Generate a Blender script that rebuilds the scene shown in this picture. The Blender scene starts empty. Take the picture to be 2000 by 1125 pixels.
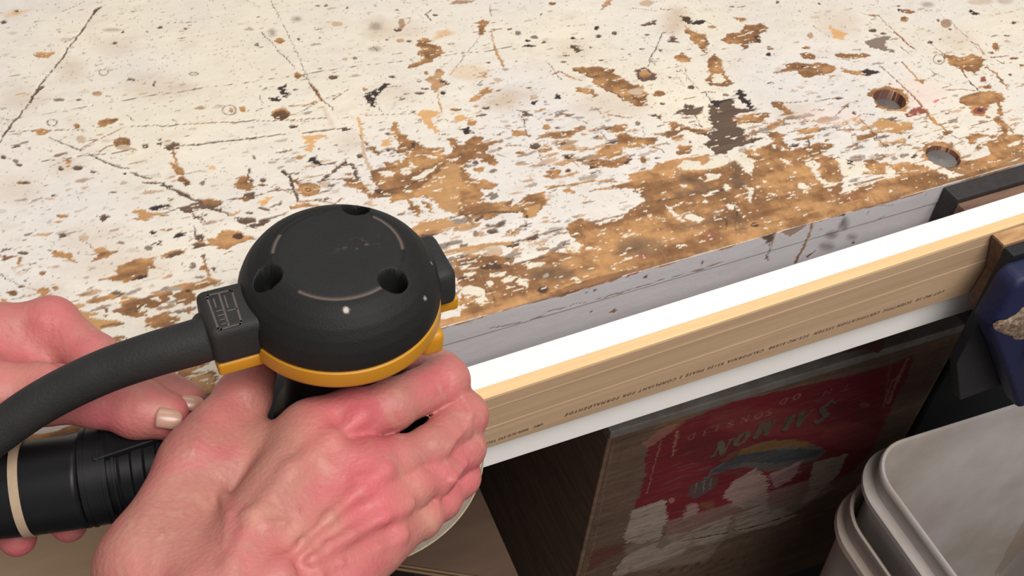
import bpy, bmesh, math, random
import numpy as np
from mathutils import Vector, Matrix

# ---------------------------------------------------------------- camera
FPX = 2139.6
CAM = np.array([-0.15421, -0.34640, 0.416])
ROT = np.array([[0.90464388, 0.25049321, -0.34477907],
                [-0.4190767, 0.66985824, -0.61291489],
                [0.07742208, 0.69895857, 0.71095903]])
sc = bpy.context.scene
cd = bpy.data.cameras.new('camera')
cd.sensor_width = 36.0
cd.lens = 36.0 * FPX / 2000.0
cd.clip_start = 0.02
cam = bpy.data.objects.new('camera', cd)
sc.collection.objects.link(cam)
mw = Matrix.Identity(4)
for i in range(3):
    for j in range(3):
        mw[i][j] = ROT[i, j]
    mw[i][3] = CAM[i]
cam.matrix_world = mw
sc.camera = cam

# ---------------------------------------------------------------- world, lamps, exposure
world = bpy.data.worlds.new('workshop_air')
sc.world = world
world.use_nodes = True
bg = world.node_tree.nodes['Background']
bg.inputs[0].default_value = (1.0, 0.95, 0.93, 1)
bg.inputs[1].default_value = 0.40


def area_light(name, loc, target, size, size_y, power, col):
    ld = bpy.data.lights.new(name, 'AREA')
    ld.shape = 'RECTANGLE'
    ld.size = size
    ld.size_y = size_y
    ld.energy = power
    ld.color = col
    o = bpy.data.objects.new(name, ld)
    sc.collection.objects.link(o)
    o.location = loc
    d = Vector(target) - Vector(loc)
    o.rotation_euler = d.to_track_quat('-Z', 'Y').to_euler()
    return o


area_light('ceiling_lamp', (0.22, -0.92, 1.50), (0.12, 0.0, 0), 1.2, 0.8, 37, (1.0, 0.965, 0.93))
area_light('ceiling_lamp', (0.40, 0.75, 1.50), (0.15, 0.05, 0), 1.2, 0.4, 6, (1.0, 0.95, 0.90))
sc.view_settings.view_transform = 'Standard'
sc.view_settings.look = 'None'
sc.view_settings.exposure = -0.06
sc.view_settings.gamma = 1.0
sc.view_settings.use_curve_mapping = False


# ---------------------------------------------------------------- points of the photographed place
def ray(px, py):
    return ROT @ np.array([px - 1000.0, -(py - 562.5), -FPX])


def PZ(px, py, z=0.0):
    r = ray(px, py)
    return CAM + r * ((z - CAM[2]) / r[2])


def PY(px, py, y=0.0):
    r = ray(px, py)
    return CAM + r * ((y - CAM[1]) / r[1])


# ---------------------------------------------------------------- noise and painting on surfaces
def _hash(ix, iy, seed):
    h = (ix.astype(np.int64) * 374761393 + iy.astype(np.int64) * 668265263 + seed * 2147483647) & 0xFFFFFFFF
    h = ((h ^ (h >> 13)) * 1274126177) & 0xFFFFFFFF
    return ((h ^ (h >> 16)) & 0xFFFFFF).astype(np.float32) / 8388607.5 - 1.0


def vnoise(x, y, seed=0):
    ix = np.floor(x)
    iy = np.floor(y)
    fx = (x - ix).astype(np.float32)
    fy = (y - iy).astype(np.float32)
    fx = fx * fx * (3 - 2 * fx)
    fy = fy * fy * (3 - 2 * fy)
    a = _hash(ix, iy, seed)
    b = _hash(ix + 1, iy, seed)
    c = _hash(ix, iy + 1, seed)
    d = _hash(ix + 1, iy + 1, seed)
    return a + (b - a) * fx + (c - a) * fy + (a - b - c + d) * fx * fy


def fbm(x, y, seed=0, octs=4, gain=0.5):
    s = 0
    a = 1.0
    t = 0
    for i in range(octs):
        s = s + a * vnoise(x * 2 ** i + 13.7 * i, y * 2 ** i + 7.1 * i, seed + i)
        t += a
        a *= gain
    return s / t


def lin(c):
    c = np.asarray(c, np.float32) / 255.0
    return np.where(c <= 0.04045, c / 12.92, ((c + 0.055) / 1.055) ** 2.4)


def sstep(a, b, x):
    t = np.clip((x - a) / (b - a), 0, 1)
    return t * t * (3 - 2 * t)


class Painter:
    """colour and relief over a flat surface with coordinates U (along the grain) and V, in metres"""

    def __init__(self, U, V, to_uv, base, warp=(0.0016, 0.0007), seed=1):
        self.U = U.ravel().astype(np.float32)
        self.V = V.ravel().astype(np.float32)
        self.to_uv = to_uv
        U_, V_ = self.U, self.V
        self.WU = fbm(U_ * 170, V_ * 620, seed, 4, 0.6) * warp[0] * 2.3
        self.WV = fbm(U_ * 200, V_ * 330, seed + 9, 4, 0.6) * warp[1] * 2.5
        self.col = base.copy()
        self.h = np.zeros(len(self.U), np.float32)
        self.tones = {}
        self.grow = 0.0
        self.order = np.argsort(self.U)
        self.Us = self.U[self.order]

    def _sub(self, lo, hi):
        a = np.searchsorted(self.Us, lo[0])
        b = np.searchsorted(self.Us, hi[0])
        idx = self.order[a:b]
        v = self.V[idx]
        return idx[(v > lo[1]) & (v < hi[1])]

    def _apply(self, idx, m, tone, alpha=1.0):
        t, dh = self.tones[tone]
        m = (m * alpha)[:, None]
        tc = t[idx] if t.ndim == 2 else t[None, :]
        self.col[idx] += (tc - self.col[idx]) * m
        if dh is not None:
            self.h[idx] += (dh - self.h[idx]) * m[:, 0]

    def poly(self, pts, tone, jag=1.0, soft=0.0003, alpha=1.0, uv=False, grow=0.0):
        p = np.array(pts if uv else [self.to_uv(*q) for q in pts], np.float32)
        mg = 0.005 * jag + soft + abs(grow) + 0.0005
        idx = self._sub(p.min(0) - mg, p.max(0) + mg)
        if not len(idx):
            return
        x = self.U[idx] + jag * self.WU[idx]
        y = self.V[idx] + jag * self.WV[idx]
        d = np.full(len(idx), 1e9, np.float32)
        inside = np.zeros(len(idx), bool)
        n = len(p)
        for i in range(n):
            a = p[i]
            b = p[(i + 1) % n]
            e = b - a
            wx = x - a[0]
            wy = y - a[1]
            t = np.clip((wx * e[0] + wy * e[1]) / max(e @ e, 1e-12), 0, 1)
            d = np.minimum(d, (wx - e[0] * t) ** 2 + (wy - e[1] * t) ** 2)
            if abs(e[1]) > 1e-12:
                c = ((a[1] > y) != (b[1] > y)) & (x < e[0] * (y - a[1]) / e[1] + a[0])
                inside ^= c
        d = np.sqrt(d)
        d = np.where(inside, -d, d) - grow
        self._apply(idx, np.clip(0.5 - d / soft, 0, 1), tone, alpha)

    def line(self, pts, tone, w, jag=0.3, soft=0.0003, alpha=1.0, uv=False, vary=0.5, seed=3):
        p = np.array(pts if uv else [self.to_uv(*q) for q in pts], np.float32)
        mg = w + 0.005 * jag + 0.001
        idx = self._sub(p.min(0) - mg, p.max(0) + mg)
        if not len(idx):
            return
        x = self.U[idx] + jag * self.WU[idx]
        y = self.V[idx] + jag * self.WV[idx]
        d = np.full(len(idx), 1e9, np.float32)
        for a, b in zip(p[:-1], p[1:]):
            e = b - a
            wx = x - a[0]
            wy = y - a[1]
            t = np.clip((wx * e[0] + wy * e[1]) / max(e @ e, 1e-12), 0, 1)
            d = np.minimum(d, (wx - e[0] * t) ** 2 + (wy - e[1] * t) ** 2)
        ww = w * 0.5 * (1 + vary * 1.6 * fbm(self.U[idx] * 260, self.V[idx] * 260, seed, 3))
        d = np.sqrt(d) - ww
        self._apply(idx, np.clip(0.5 - d / soft, 0, 1), tone, alpha)

    def ell(self, cx, cy, rx, ry, tone, rot=0.0, jag=0.6, soft=0.0003, alpha=1.0, ring=None):
        a = math.radians(rot)
        pts = []
        for k in range(14):
            t = k * math.tau / 14
            x = rx * math.cos(t)
            y = ry * math.sin(t)
            pts.append((cx + x * math.cos(a) - y * math.sin(a), cy + x * math.sin(a) + y * math.cos(a)))
        if ring:
            self.line(pts + pts[:1], tone, ring, jag * 0.3, soft, alpha, vary=0.3)
        else:
            self.poly(pts, tone, jag, soft, alpha)

    def script(self, text, mm_px=0.00028):
        """lines of shapes; R ox oy s sets the sketch frame, P polygon, L stroke, E patch, O ring"""
        ox = oy = 0
        s = 1
        for ln in text.strip().splitlines():
            for item in ln.split(';'):
                f = item.split()
                if not f:
                    continue
                k = f[0]
                if k == 'R':
                    ox, oy, s = float(f[1]), float(f[2]), float(f[3])
                    continue
                tone = f[1]
                alpha = 1.0
                soft = 0.00035
                if '*' in tone:
                    tone, al = tone.split('*')
                    alpha = float(al)
                    if alpha < 0.75:
                        soft = 0.012 if tone in ('s', 'pk') else 0.004
                if k in 'PL':
                    w = 0
                    q = f[2:]
                    if k == 'L':
                        w = float(f[2]) / s * mm_px
                        q = f[3:]
                    pts = [(ox + float(a.split(',')[0]) / s, oy + float(a.split(',')[1]) / s) for a in q]
                    if k == 'P':
                        self.poly(pts, tone, 1.0, soft, alpha, grow=0.0 if tone in ('p', 'wht', 'whp') else self.grow)
                    else:
                        self.line(pts, tone, max(w, 0.0004), 0.35 if w < 0.002 else 0.8, soft, alpha)
                else:
                    v = [float(a) for a in f[2].split(',')]
                    v += [0.0] * (5 - len(v)) if len(v) > 3 else [v[2], 0.0]
                    cx, cy, rx, ry, rot = v[:5]
                    self.ell(ox + cx / s, oy + cy / s, rx / s, ry / s, tone, rot, 0.5, soft, alpha,
                             ring=0.0007 if k == 'O' else None)


TOP_MARKS = """
R 0 0 3.308
E s*.5 460,450,75,70; E s*.4 1200,575,90,30; E s*.4 150,640,140,60; E s*.5 410,1070,55,60; E s*.3 760,300,120,60; E s*.35 1000,560,200,80
L d 16 650,45 600,90; L d 13 600,90 515,215 440,310 400,380 330,460 270,530 215,610; L d 21 270,560 215,610 185,670; L d 15 185,670 130,740 80,790 30,860 0,920
L d 6 515,215 470,245 410,275; L g 4 550,5 480,40 385,80; L g 3 240,160 170,195
L d 4 0,780 100,765 250,742 400,712 600,680; L d 3 700,662 900,632 1000,610 1150,595 1280,570 1654,523
L d 7 0,755 60,775 100,775; L d 7 0,850 100,845 210,842 350,838 420,838; L d 4 420,838 560,838; P w 215,845 260,832 330,845 300,865 250,868
L d 9 315,885 360,905 420,930 520,970; L w 6 520,970 560,945 600,930; L w 7 520,955 600,915 680,880 740,850 810,818
L d 9 850,815 1000,808 1050,815 1200,798; L w 9 1200,798 1400,790 1500,790; L d 10 1500,790 1654,775
L d 9 270,1040 430,1020 560,1000 700,990 870,965; L d 14 1060,955 1160,935 1290,930 1400,915 1500,905 1654,890; L d 11 560,990 650,1030 700,1055 780,1080 830,1085
P w 628,820 640,780 690,762 750,768 725,790 660,815; E w 500,812,20,18; E w 790,920,58,34; E s 800,950,42,22; L w 10 640,980 690,945 740,930; L w 10 840,960 880,970
E d 625,60,24,10,-35; E d 25,140,20,12; P w 205,355 260,340 345,340 315,368 230,366; P o*.6 20,95 100,62 190,65 130,95 40,110; E d 110,68,20,6; E w 820,800,1,1
O g 668,467,30,20; O d 335,790,32,20; E d 845,512,28,10; E d 740,275,15,8; E w 1195,185,15,9; E d 1030,176,18,7; E d 995,540,7,18; E d 795,204,9,6; E d 950,202,9,6; E d 400,433,7,6
E w*.8 625,605,35,14; E g 375,645,40,9; E d 510,642,18,6; L d 4 820,740 865,785; L d 4 910,770 950,760; E w 1570,700,22,18; E w 1490,712,16,16; L w 6 1490,712 1530,730; O g 1480,710,45,32
E d 1030,915,15,20; E d 935,942,24,16; E s 935,942,8,5; P d 1060,955 1110,920 1155,925 1140,955 1100,968; L w 16 1110,960 1130,1020 1150,1090; E d 505,1080,35,13; E d 600,1108,20,8; E d 390,1085,18,16; E w 440,1050,18,30
E d 20,1010,18,14; E g 95,1040,18,16; E d 125,1065,22,9; E s 525,900,30,26; E o*.8 1370,1080,22,14; L g 5 330,1075 430,1030; L d 3 1150,245 1195,238; L d 3 1160,262 1215,252
L g 3 1050,148 1280,140; E g*.7 725,192,50,9; L d 3 1120,765 1140,800; L g 3 870,885 760,905; L g 3 560,1000 520,1005; E g 1640,1015,10,14; L d 5 1600,1120 1620,1085; O g 1250,478,28,9; L g 4 1150,650 1080,655
R 500 0 3.308
E s*.4 600,920,90,60; E s*.4 780,180,80,70; E s*.3 930,200,180,60; E o*.35 1380,470,130,50; E s*.3 900,600,150,60
L d 3 95,0 130,70 175,160 240,290 290,400 340,520; L w 20 345,530 380,580 420,640; L d 7 360,540 400,610 430,650; L w 8 430,640 500,705; L d 5 430,640 505,710; L w*.5 5 440,700 500,830
L d 6 30,205 90,265 150,335 210,390 245,430; L d 5 270,470 300,480 345,530; P w 250,490 270,460 305,480 260,515
L d 2 0,520 110,505 245,488; L d 3 245,488 400,462 560,440 700,420 850,405 1000,388; L d 3 1170,365 1300,345 1500,328; L d 7 1500,325 1560,315 1654,298
P w 1040,265 1080,245 1140,258 1090,280 1150,290 1190,310 1222,335 1170,365 1120,400 1050,420 985,440 990,415 1060,395 1090,370 1040,345 1075,315 1030,290
P o*.7 1140,260 1180,205 1240,190 1280,215 1230,230 1180,250; E w*.8 930,262,25,12; E d 985,265,18,7; E w*.8 940,150,22,35; L w 6 930,120 995,112 990,145 930,170; E d 915,188,24,12; E d 845,254,9,6
E d 400,35,15,8; E g 450,35,15,8; E g 585,50,9; E s 525,155,36,15; E g*.7 260,122,30,15; E w 150,260,32,18; E g*.7 105,210,25,25; E g 10,288,14,12; L d 9 370,190 428,185; E d 10,107,10,5
E d 495,497,35,13; E d 875,492,25,8; E d 275,250,9,7; E d 410,243,10,5; E s 575,382,20,12; E g 640,375,14,12; E g 412,442,12,6; E g*.6 770,170,42,25; E g*.6 770,315,40,15; L d 3 730,320 760,300 790,330
P k 150,570 190,548 180,580 210,610 200,630 165,600; P k 90,630 130,635 155,625 140,655 110,650; E d 255,578,16,6; P k 705,600 760,590 840,540 860,545 800,590 770,640 765,685 735,670 710,640
L d 5 780,665 820,740; E k 835,545,18,8; L d 5 900,552 940,556; E d 60,568,10,4; L d 5 260,690 330,680 400,650; L w 10 215,685 330,675 390,650; L d 4 450,632 530,605 605,575; L w 12 500,640 550,605; L d 3 240,745 300,715 390,660
L g 6 0,715 90,682; L g 3 20,620 50,670; E w 158,735,60,37; E dk*.8 158,740,52,30; L d 6 0,782 110,778 220,772 350,765 470,760; L w 6 220,775 340,785; L d 5 520,765 600,755
L d 10 0,888 100,875 210,862; L d 12 300,858 400,845 520,830 600,822; E d 580,832,26,12; L w 5 690,745 820,740 1030,732
P o 1035,735 1080,708 1150,718 1195,725 1130,755 1140,800 1180,850 1150,850 1100,800 1080,760; E o 1315,762,38,22; P k 1315,835 1370,818 1395,865 1340,858; E w 1290,708,38,9; E d 240,815,28,12; E d 1010,718,18,7
P o 305,878 450,868 440,885 380,895 375,940 360,975 320,970 325,910; L o 22 660,760 675,830 690,880; L w 24 670,870 700,910 720,930; L s 22 690,900 695,980 705,1020 740,1090; P w 720,950 800,970 790,995 755,985; E w 275,1018,28,13; L g 3 100,1030 250,1018
P k 345,1045 380,1005 400,1030 440,1070 400,1068; E d 668,1005,22,16; E d 410,960,9,6; E d 510,935,8,5; E d 850,860,18,8; P o 800,935 835,905 860,880 870,930 840,945; E d 1040,842,8,8; E d 855,965,10,12
L g 14 1130,65 1095,90 1130,130; E d 1160,95,18,7; L w*.8 10 1510,40 1520,100; P w 1420,145 1470,125 1500,150 1460,220 1440,210 1440,165; L s 20 1520,200 1540,300; L w*.9 20 1540,300 1560,350 1600,430; L d 6 1500,205 1590,180; L w 12 1520,190 1570,185
L g 3 1450,230 1350,360 1260,480; E w*.8 1455,220,10,8; P w*.9 1085,520 1150,480 1190,430 1215,460 1190,510 1250,540 1190,560 1180,590 1140,575 1130,540; E k 1240,538,18,9; E k 1205,525,12,9
L w 12 1180,590 1170,620 1200,720; E k 1205,600,18,12; P w 1380,655 1430,610 1500,560 1530,590 1460,620 1410,650; P s*.7 1470,650 1560,610 1654,600 1654,700 1560,705 1480,690; E d 1485,695,28,9; E d 1555,675,14,5; E s 1560,515,26,14; E d 1570,583,14,6
P w 1440,470 1490,465 1480,500 1450,500; L d 4 1400,485 1440,470; L d 8 1430,550 1460,520; E d 1500,403,12,7; L d 4 1155,790 1210,765 1240,780; E w 700,575,16,12; E d 1050,600,30,8; E w 1100,470,12,14
E w 1300,30,1,1; P w*.8 1260,25 1300,0 1400,0 1380,20; E d 912,62,16,5; E d 1640,185,20,5; E w 1395,790,30,22; L g 4 1530,820 1654,835; E g 1120,420,1,1; L w*.5 3 880,700 900,660; E d 1090,570,30,5
R 500 200 3.308
P w 880,130 915,140 925,190 980,230 1040,260 1090,290 1160,290 1215,300 1180,330 1210,340 1250,325 1280,300 1250,270 1240,230 1270,230 1300,280 1350,270 1380,235 1420,215 1470,230 1450,265 1585,240 1500,280 1490,320 1545,345 1560,400 1500,400 1440,350 1380,380 1340,430 1390,490 1440,510 1560,535 1530,560 1440,560 1450,620 1460,650 1400,720 1320,725 1230,700 1150,640 1100,610 1000,610 920,630 870,645 860,600 800,600 760,620 720,600 800,560 760,500 740,440 830,420 830,380 900,400 960,370 1000,350 900,310 930,280 900,230
P w2 1150,480 1250,380 1330,410 1390,490 1440,520 1450,620 1440,690 1320,725 1230,700 1150,640 1060,560
P p 930,430 1000,420 1010,460 950,470; P p 950,562 1030,565 1000,585; P p 1240,360 1310,358 1300,375 1250,378; P p 1010,480 1100,445 1190,400 1150,440 1080,490 1010,500; P p 1080,335 1170,350 1150,362 1100,355; P p 970,300 1000,315 985,340; P p 790,450 850,435 890,450 880,475 820,480; E p 1355,512,9,9; P p 980,380 1050,410 1010,430
L dk 10 770,580 880,560 960,540 1050,500; L d 6 800,600 900,570 1000,540; E dk 790,570,34,16; L d 8 870,300 950,320 1010,280; E dk 1015,275,14,18; L d 6 740,440 830,430 900,410; L d 6 1000,460 1100,420; E d 1420,385,22,14
P w 560,495 620,485 680,500 700,560 650,560 600,545; E w 340,560,78,45; E w2 345,560,60,34; O w 340,562,45,28; O dk 335,562,18,9; P s 410,520 480,510 470,540 420,550
L dk 22 170,440 215,480 240,540; L d 18 240,540 260,590 270,630; L w 30 250,500 280,520; L d 5 150,475 250,455; L w 14 270,640 400,630 500,650; L d 12 380,625 470,622; L d 10 0,600 100,570 240,560; L w 8 60,580 150,555 230,590
L d 24 440,500 490,450 530,410 590,382; L d 28 590,385 640,430 660,490 ; L w 16 540,420 590,400; L d 4 630,410 690,400; L d 5 270,510 350,485 430,465; L d 8 400,515 470,495 560,490; L w 9 400,590 450,570; L d 5 440,575 515,545; L w 20 500,660 550,620
P o 20,640 60,610 100,610 70,650 40,665; L d 18 20,680 80,690; E d 155,655,12,9; L d 16 0,770 90,745 160,725; P d 0,770 100,740 60,790 20,800; L w 40 230,680 330,660 400,670; L w 28 680,530 720,590 740,620; L s 24 740,620 740,690; L d 14 790,610 860,600
P w 975,620 1010,640 1060,700 1060,740 1030,720 1000,680; P w2 1040,770 1160,755 1280,770 1270,800 1180,815 1100,830 1030,850 980,830 1040,800; P w 1080,630 1110,640 1140,720 1100,680; E w 1440,430,38,16; P g 1490,595 1530,585 1560,610 1530,630
L w2 24 1200,965 1350,945 1500,920 1654,900; E w2*.8 1540,965,56,30; P w 1410,640 1560,650 1654,630 1654,690 1560,720 1430,720 1400,700; L w 22 1360,730 1400,780; E g 1420,845,16,18; E d 1530,830,40,14; L p 5 1450,820 1560,790; E w*.8 1640,830,20,14; E g 1530,440,25,12
P w 1280,1020 1400,1000 1560,990 1654,1010 1654,1125 1280,1125; P k 1440,1060 1500,1035 1570,1050 1560,1070 1450,1070; L p 9 1340,1020 1480,1000; L p 8 1300,1060 1400,1045; L p 8 1350,1085 1450,1080; L p 10 1500,1090 1640,1080; E d 1625,1005,20,10; L d 5 1300,1085 1420,1060
E d 40,498,25,14; L d 4 100,545 150,548; L d 5 880,345 950,340; L w 12 850,395 930,380; E d 670,345,18,12; L d 6 1560,330 1610,350; E w 1575,295,14,8
R 1000 0 3.308
E s*.4 1060,130,100,90; E s*.35 650,680,260,90; E s*.35 30,620,120,60; E s*.3 400,330,120,70
P w 395,435 480,430 600,435 665,445 640,480 700,485 750,540 820,548 870,600 870,680 820,685 740,650 700,620 640,590 560,560 510,500 440,475 400,455; E s 800,590,50,22; L dk 12 400,445 450,470 500,492 580,485; L dk 10 580,450 620,470 665,445; L dk 14 640,590 690,610 720,650; L dk 12 780,630 830,640 865,620; L d 6 520,530 590,560; L d 5 870,605 920,605
P w 400,570 450,560 520,580 530,600 460,600; P w 520,600 560,610 530,625; L w 14 260,480 310,455 360,490 450,520; E w 950,605,40,20; P d 795,450 870,432 930,480 930,510 860,525 810,500; P w 820,460 870,450 900,470 870,500 830,490
L dk 8 970,215 930,310 890,380 880,430; L d 5 890,380 960,375; L d 6 890,370 930,420; L dk 9 970,210 1040,205; P d 1020,265 1040,225 1070,270; E d 955,325,12,7; L s*.7 60 1030,200 1080,80
P dk 1090,95 1150,110 1160,130 1140,150 1110,130; P w 1120,170 1160,200 1200,215 1260,225 1265,290 1250,300 1265,345 1240,330 1200,290 1150,240 1130,200; L d 6 1255,230 1265,290; P k 1140,150 1200,130 1260,135 1220,160; L d 4 1240,135 1280,150
P w 1270,380 1310,345 1360,390 1370,480 1430,540 1400,555 1300,555 1250,510 1280,490; P p 1295,500 1310,475 1345,470 1385,515 1350,538 1300,532; P w 1350,255 1400,215 1480,210 1510,160 1600,155 1654,175 1654,190 1600,220 1610,270 1560,275 1500,285 1380,275; P dk 1575,230 1600,225 1612,270 1580,270; P w 1480,290 1530,290 1520,310 1490,318; L d 5 1600,220 1654,195
P w 1425,108 1520,118 1480,138; E w*.8 1290,172,30,9; P w 1060,365 1100,340 1150,370 1140,395 1090,400 1065,385; L d 3 230,400 280,460 320,515; L d 3 1060,415 1130,490 1210,580; L d 5 980,440 1060,430; L d 4 1120,430 1130,520; L w 8 1060,460 1100,460; L d 8 1060,495 1090,500; E d 1015,498,9,8
P gk 1280,670 1330,650 1430,640 1430,700 1570,700 1520,720 1430,740 1450,800 1500,850 1480,880 1550,910 1500,930 1420,945 1380,990 1320,990 1270,950 1240,930 1290,900 1210,860 1310,830 1280,790; P k 1280,655 1380,645 1455,635 1350,660 1320,690; P gk 1060,720 1120,700 1120,670 1180,695 1235,690 1220,715 1180,740 1110,735 1060,735; L d 8 1180,740 1210,800 1240,830
P k 1450,590 1480,580 1520,640 1560,700 1530,690 1470,640; L k 9 1195,600 1250,592 1320,597; L k 6 1250,600 1280,650; L k 5 1480,650 1500,640; E g 1380,612,22,9; P w 1430,760 1560,730 1654,725 1654,755 1560,780 1470,800; L d 6 1460,720 1560,710; L w 10 1110,640 1180,625; L d 4 1120,635 1200,620
P w 1010,790 1060,785 1110,810 1190,830 1280,850 1200,860 1120,835 1060,870 1000,885 1000,850 1040,835; L d 12 1010,850 1060,835; L d 8 1180,800 1230,820; E w 1040,800,30,14; P gk 1220,870 1300,840 1480,890 1440,920 1320,900; L w 14 1470,790 1600,760; L p 8 1560,745 1640,738; L p 6 1480,780 1540,775
P w 540,980 600,945 700,920 680,880 630,830 680,800 740,800 720,850 780,890 930,895 920,920 800,930 740,940 700,990 620,1020 600,990; L d 4 540,690 600,760; L d 5 550,830 600,880 630,920; L d 5 850,840 858,890; L w 12 620,740 760,760; P w 240,850 330,850 480,830 400,860 370,890 250,890
E w 225,820,30,18; E w*.9 440,822,38,14; P w 0,840 90,850 115,880 0,875; L d 7 65,740 80,800 105,885; P d 30,710 80,720 140,745 90,740; L dk 6 330,735 420,770 490,795; L w 16 320,730 380,745; P dk 480,1060 520,1030 640,1035 760,1020 760,1050 640,1060 500,1085
E d 150,940,36,22; L d 8 160,960 190,1030; E d 365,1010,28,14; E w 50,985,34,10; L w 14 310,960 490,950; L d 6 400,970 480,960; L w 10 390,1040 430,1075; E w 270,1110,50,14; E w 360,1100,16,12; L w 12 170,880 250,860; L d 3 0,1040 40,1038
P w 940,1050 1050,1030 1200,1010 1270,1000 1290,1030 1250,1060 1200,1090 1090,1085 960,1080; P w 1500,990 1654,950 1654,1010 1600,1000 1540,1010; P w 930,1110 960,1070 1060,1090 1200,1110 1400,1060 1480,1100 1500,1125 930,1125; P p 1080,1085 1230,1075 1250,1095 1120,1100; P p 1180,1090 1330,1010 1400,990 1380,1020 1260,1095
E k 545,180,18,12; E d 555,232,18,12; E d 662,212,20,14; E k 395,245,16,10; E k 105,262,18,8; P d 380,290 410,290 450,320 430,330 400,318; P k 70,300 110,285 150,298 130,303; P d 835,155 920,130 930,150 850,165; P k 280,630 300,600 322,625 305,635; P k 125,655 170,650 140,675; E d 215,655,10,5; E d 205,272,14,8; L d 5 330,168 410,165; E d 455,248,16,4
E g 40,213,18,14; E g 148,240,26,12; L w 4 780,50 900,65 940,72; L d 3 940,60 1040,58; E s 870,20,45,20; P w*.9 580,55 615,0 650,0 610,40; E d 330,395,20,9; E d 350,355,20,6; E d 975,667,18,9; P d 905,740 940,738 965,768 940,765; E d 1160,560,20,14; E g 815,795,18,12; L d 9 900,940 960,965 985,985; P w 1070,940 1160,940 1150,990 1080,1000; E d 940,1018,18,8
E d 575,385,20,5; E d 755,348,10,5; E d 840,316,20,6; E d 712,314,12,5; E d 505,305,8,6; E d 185,92,10,9; E w 262,22,25,9; E d 1420,40,14,5; L g 4 1390,400 1440,385 1500,380; E d 1145,915,9,9; E w 850,1030,22,25; E w*.6 1410,60,1,1; E d 872,222,20,6; E d 110,565,16,6; E w*.6 800,840,20,1
R 1500 0 3.308
E s*.3 1220,250,120,60; E pk*.5 950,600,200,90; E s*.35 180,730,120,60; E s*.3 450,150,150,90; E pk*.35 400,760,200,60
P w 105,412 200,400 260,410 360,408 440,428 430,465 350,480 240,500 200,470 180,450 75,465 120,430; L d 6 120,425 240,440 350,430; L s 5 240,420 330,440; E dk 235,430,18,10; P w 205,345 255,335 305,355 300,380 230,375; L w 7 300,370 380,370
P w 440,345 540,350 620,345 675,355 640,370 520,375 450,365; L w 8 450,380 530,385; P w 465,430 520,455 600,460 720,462 650,485 540,480 490,460; P k 600,460 650,450 720,462 640,482; P o 395,165 440,190 515,215 480,240 480,262 430,240; L d 5 290,160 340,205; L d 4 345,195 400,238
E w*.8 270,230,20,20; L w 20 660,95 720,100; L w 7 720,100 760,150 820,200; L w 22 820,205 870,250 905,290 940,312; L d 3 600,80 700,110; E d 675,195,28,12; E d 745,215,18,9; P g 630,270 700,240 780,235 750,290 820,342 730,320 650,295; P w 840,55 900,62 960,75 920,90 860,80; E k 860,65,18,9; E w 880,122,26,18
L d 6 1180,130 1220,180 1290,240; E w*.8 1150,150,36,30; E d 1175,188,12,6; P k 1300,62 1330,68 1365,90 1320,95; L w 10 1310,265 1360,290 1400,350; L d 4 1310,265 1400,355; E d 1100,130,8,10; E g*.6 1030,30,40,18; E d 1590,145,20,9; E d 1545,228,18,6; E d 845,35,14,5; E d 62,12,14,9; E d 330,22,12,5
L d 11 725,425 790,480 860,545; L w 14 860,545 930,610 1000,685; L d 6 860,545 1000,690; L w 38 1010,700 1060,770 1100,800; L w 14 1110,800 1170,860; L d 9 1190,870 1270,915; L w 26 1140,860 1190,850; P r 890,740 930,710 1000,685 1030,720 960,745 900,755
L w 8 1035,270 1100,320 1150,360; E d 1050,272,20,9; P w 1140,350 1250,370 1320,345 1400,380 1380,430 1340,470 1260,450 1170,410; L dk 6 1280,410 1330,415; L w 22 1250,450 1280,500; L w 24 1400,420 1470,470 1500,510; L w 24 1500,510 1550,570; P p 1370,430 1410,410 1400,450; L dk 12 1300,520 1370,590 1430,640; E r 1390,512,20,18
L w 16 870,400 900,440 960,500 1000,535; P w 955,510 1020,515 1000,545; L d 6 1030,435 1080,475 1140,500; L d 4 1060,490 1110,470; P w 1230,635 1330,600 1460,590 1510,610 1530,650 1400,680 1300,680 1230,660; P w 1300,690 1400,660 1440,700 1420,750 1340,745 1310,720; E r 1370,712,48,24; E dk 1370,710,22,12
L w 38 1480,620 1500,700 1500,740; L w 60 1480,760 1530,830 1540,880; P p 1420,690 1480,710 1460,760 1410,740; L w 14 1150,580 1250,575 1340,585; L d 5 1070,575 1150,560 1230,535; L d 5 1540,805 1654,785; L w 6 1160,790 1230,785; L d 5 1110,800 1230,785; O d 1105,380,36,32; E w 1420,560,28,14
P w 1380,930 1460,900 1530,860 1560,870 1654,870 1654,1010 1500,1060 1350,1100 1250,1125 1230,1040 1300,1040 1440,1000 1440,960; P p 1540,940 1600,910 1640,905 1620,930 1560,950; L p 6 1540,890 1560,880; P w 1290,880 1360,860 1430,870 1350,890 1330,925 1290,920; L w 12 1540,800 1590,860
P w2 680,800 740,765 830,790 940,790 930,830 860,860 760,850; L w 12 570,880 650,865 740,850; L d 6 830,860 910,855; L d 5 20,665 150,660 240,655; L d 8 300,655 400,635 490,632; P w 20,665 70,655 150,720 130,735 90,715; E d 455,632,26,9
L d 5 100,800 300,780; L d 6 150,850 340,800 ; P w 180,840 330,820 320,850 200,850; L d 5 120,910 260,880 420,855; P w 5,845 60,860 110,870 50,900 110,1000 60,970 10,880; P w 170,895 290,875 300,890 190,905; P w 270,945 330,925 430,930 400,960 300,965; L d 8 265,900 265,980; L d 8 370,825 440,825; L w 14 440,840 560,835
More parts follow.
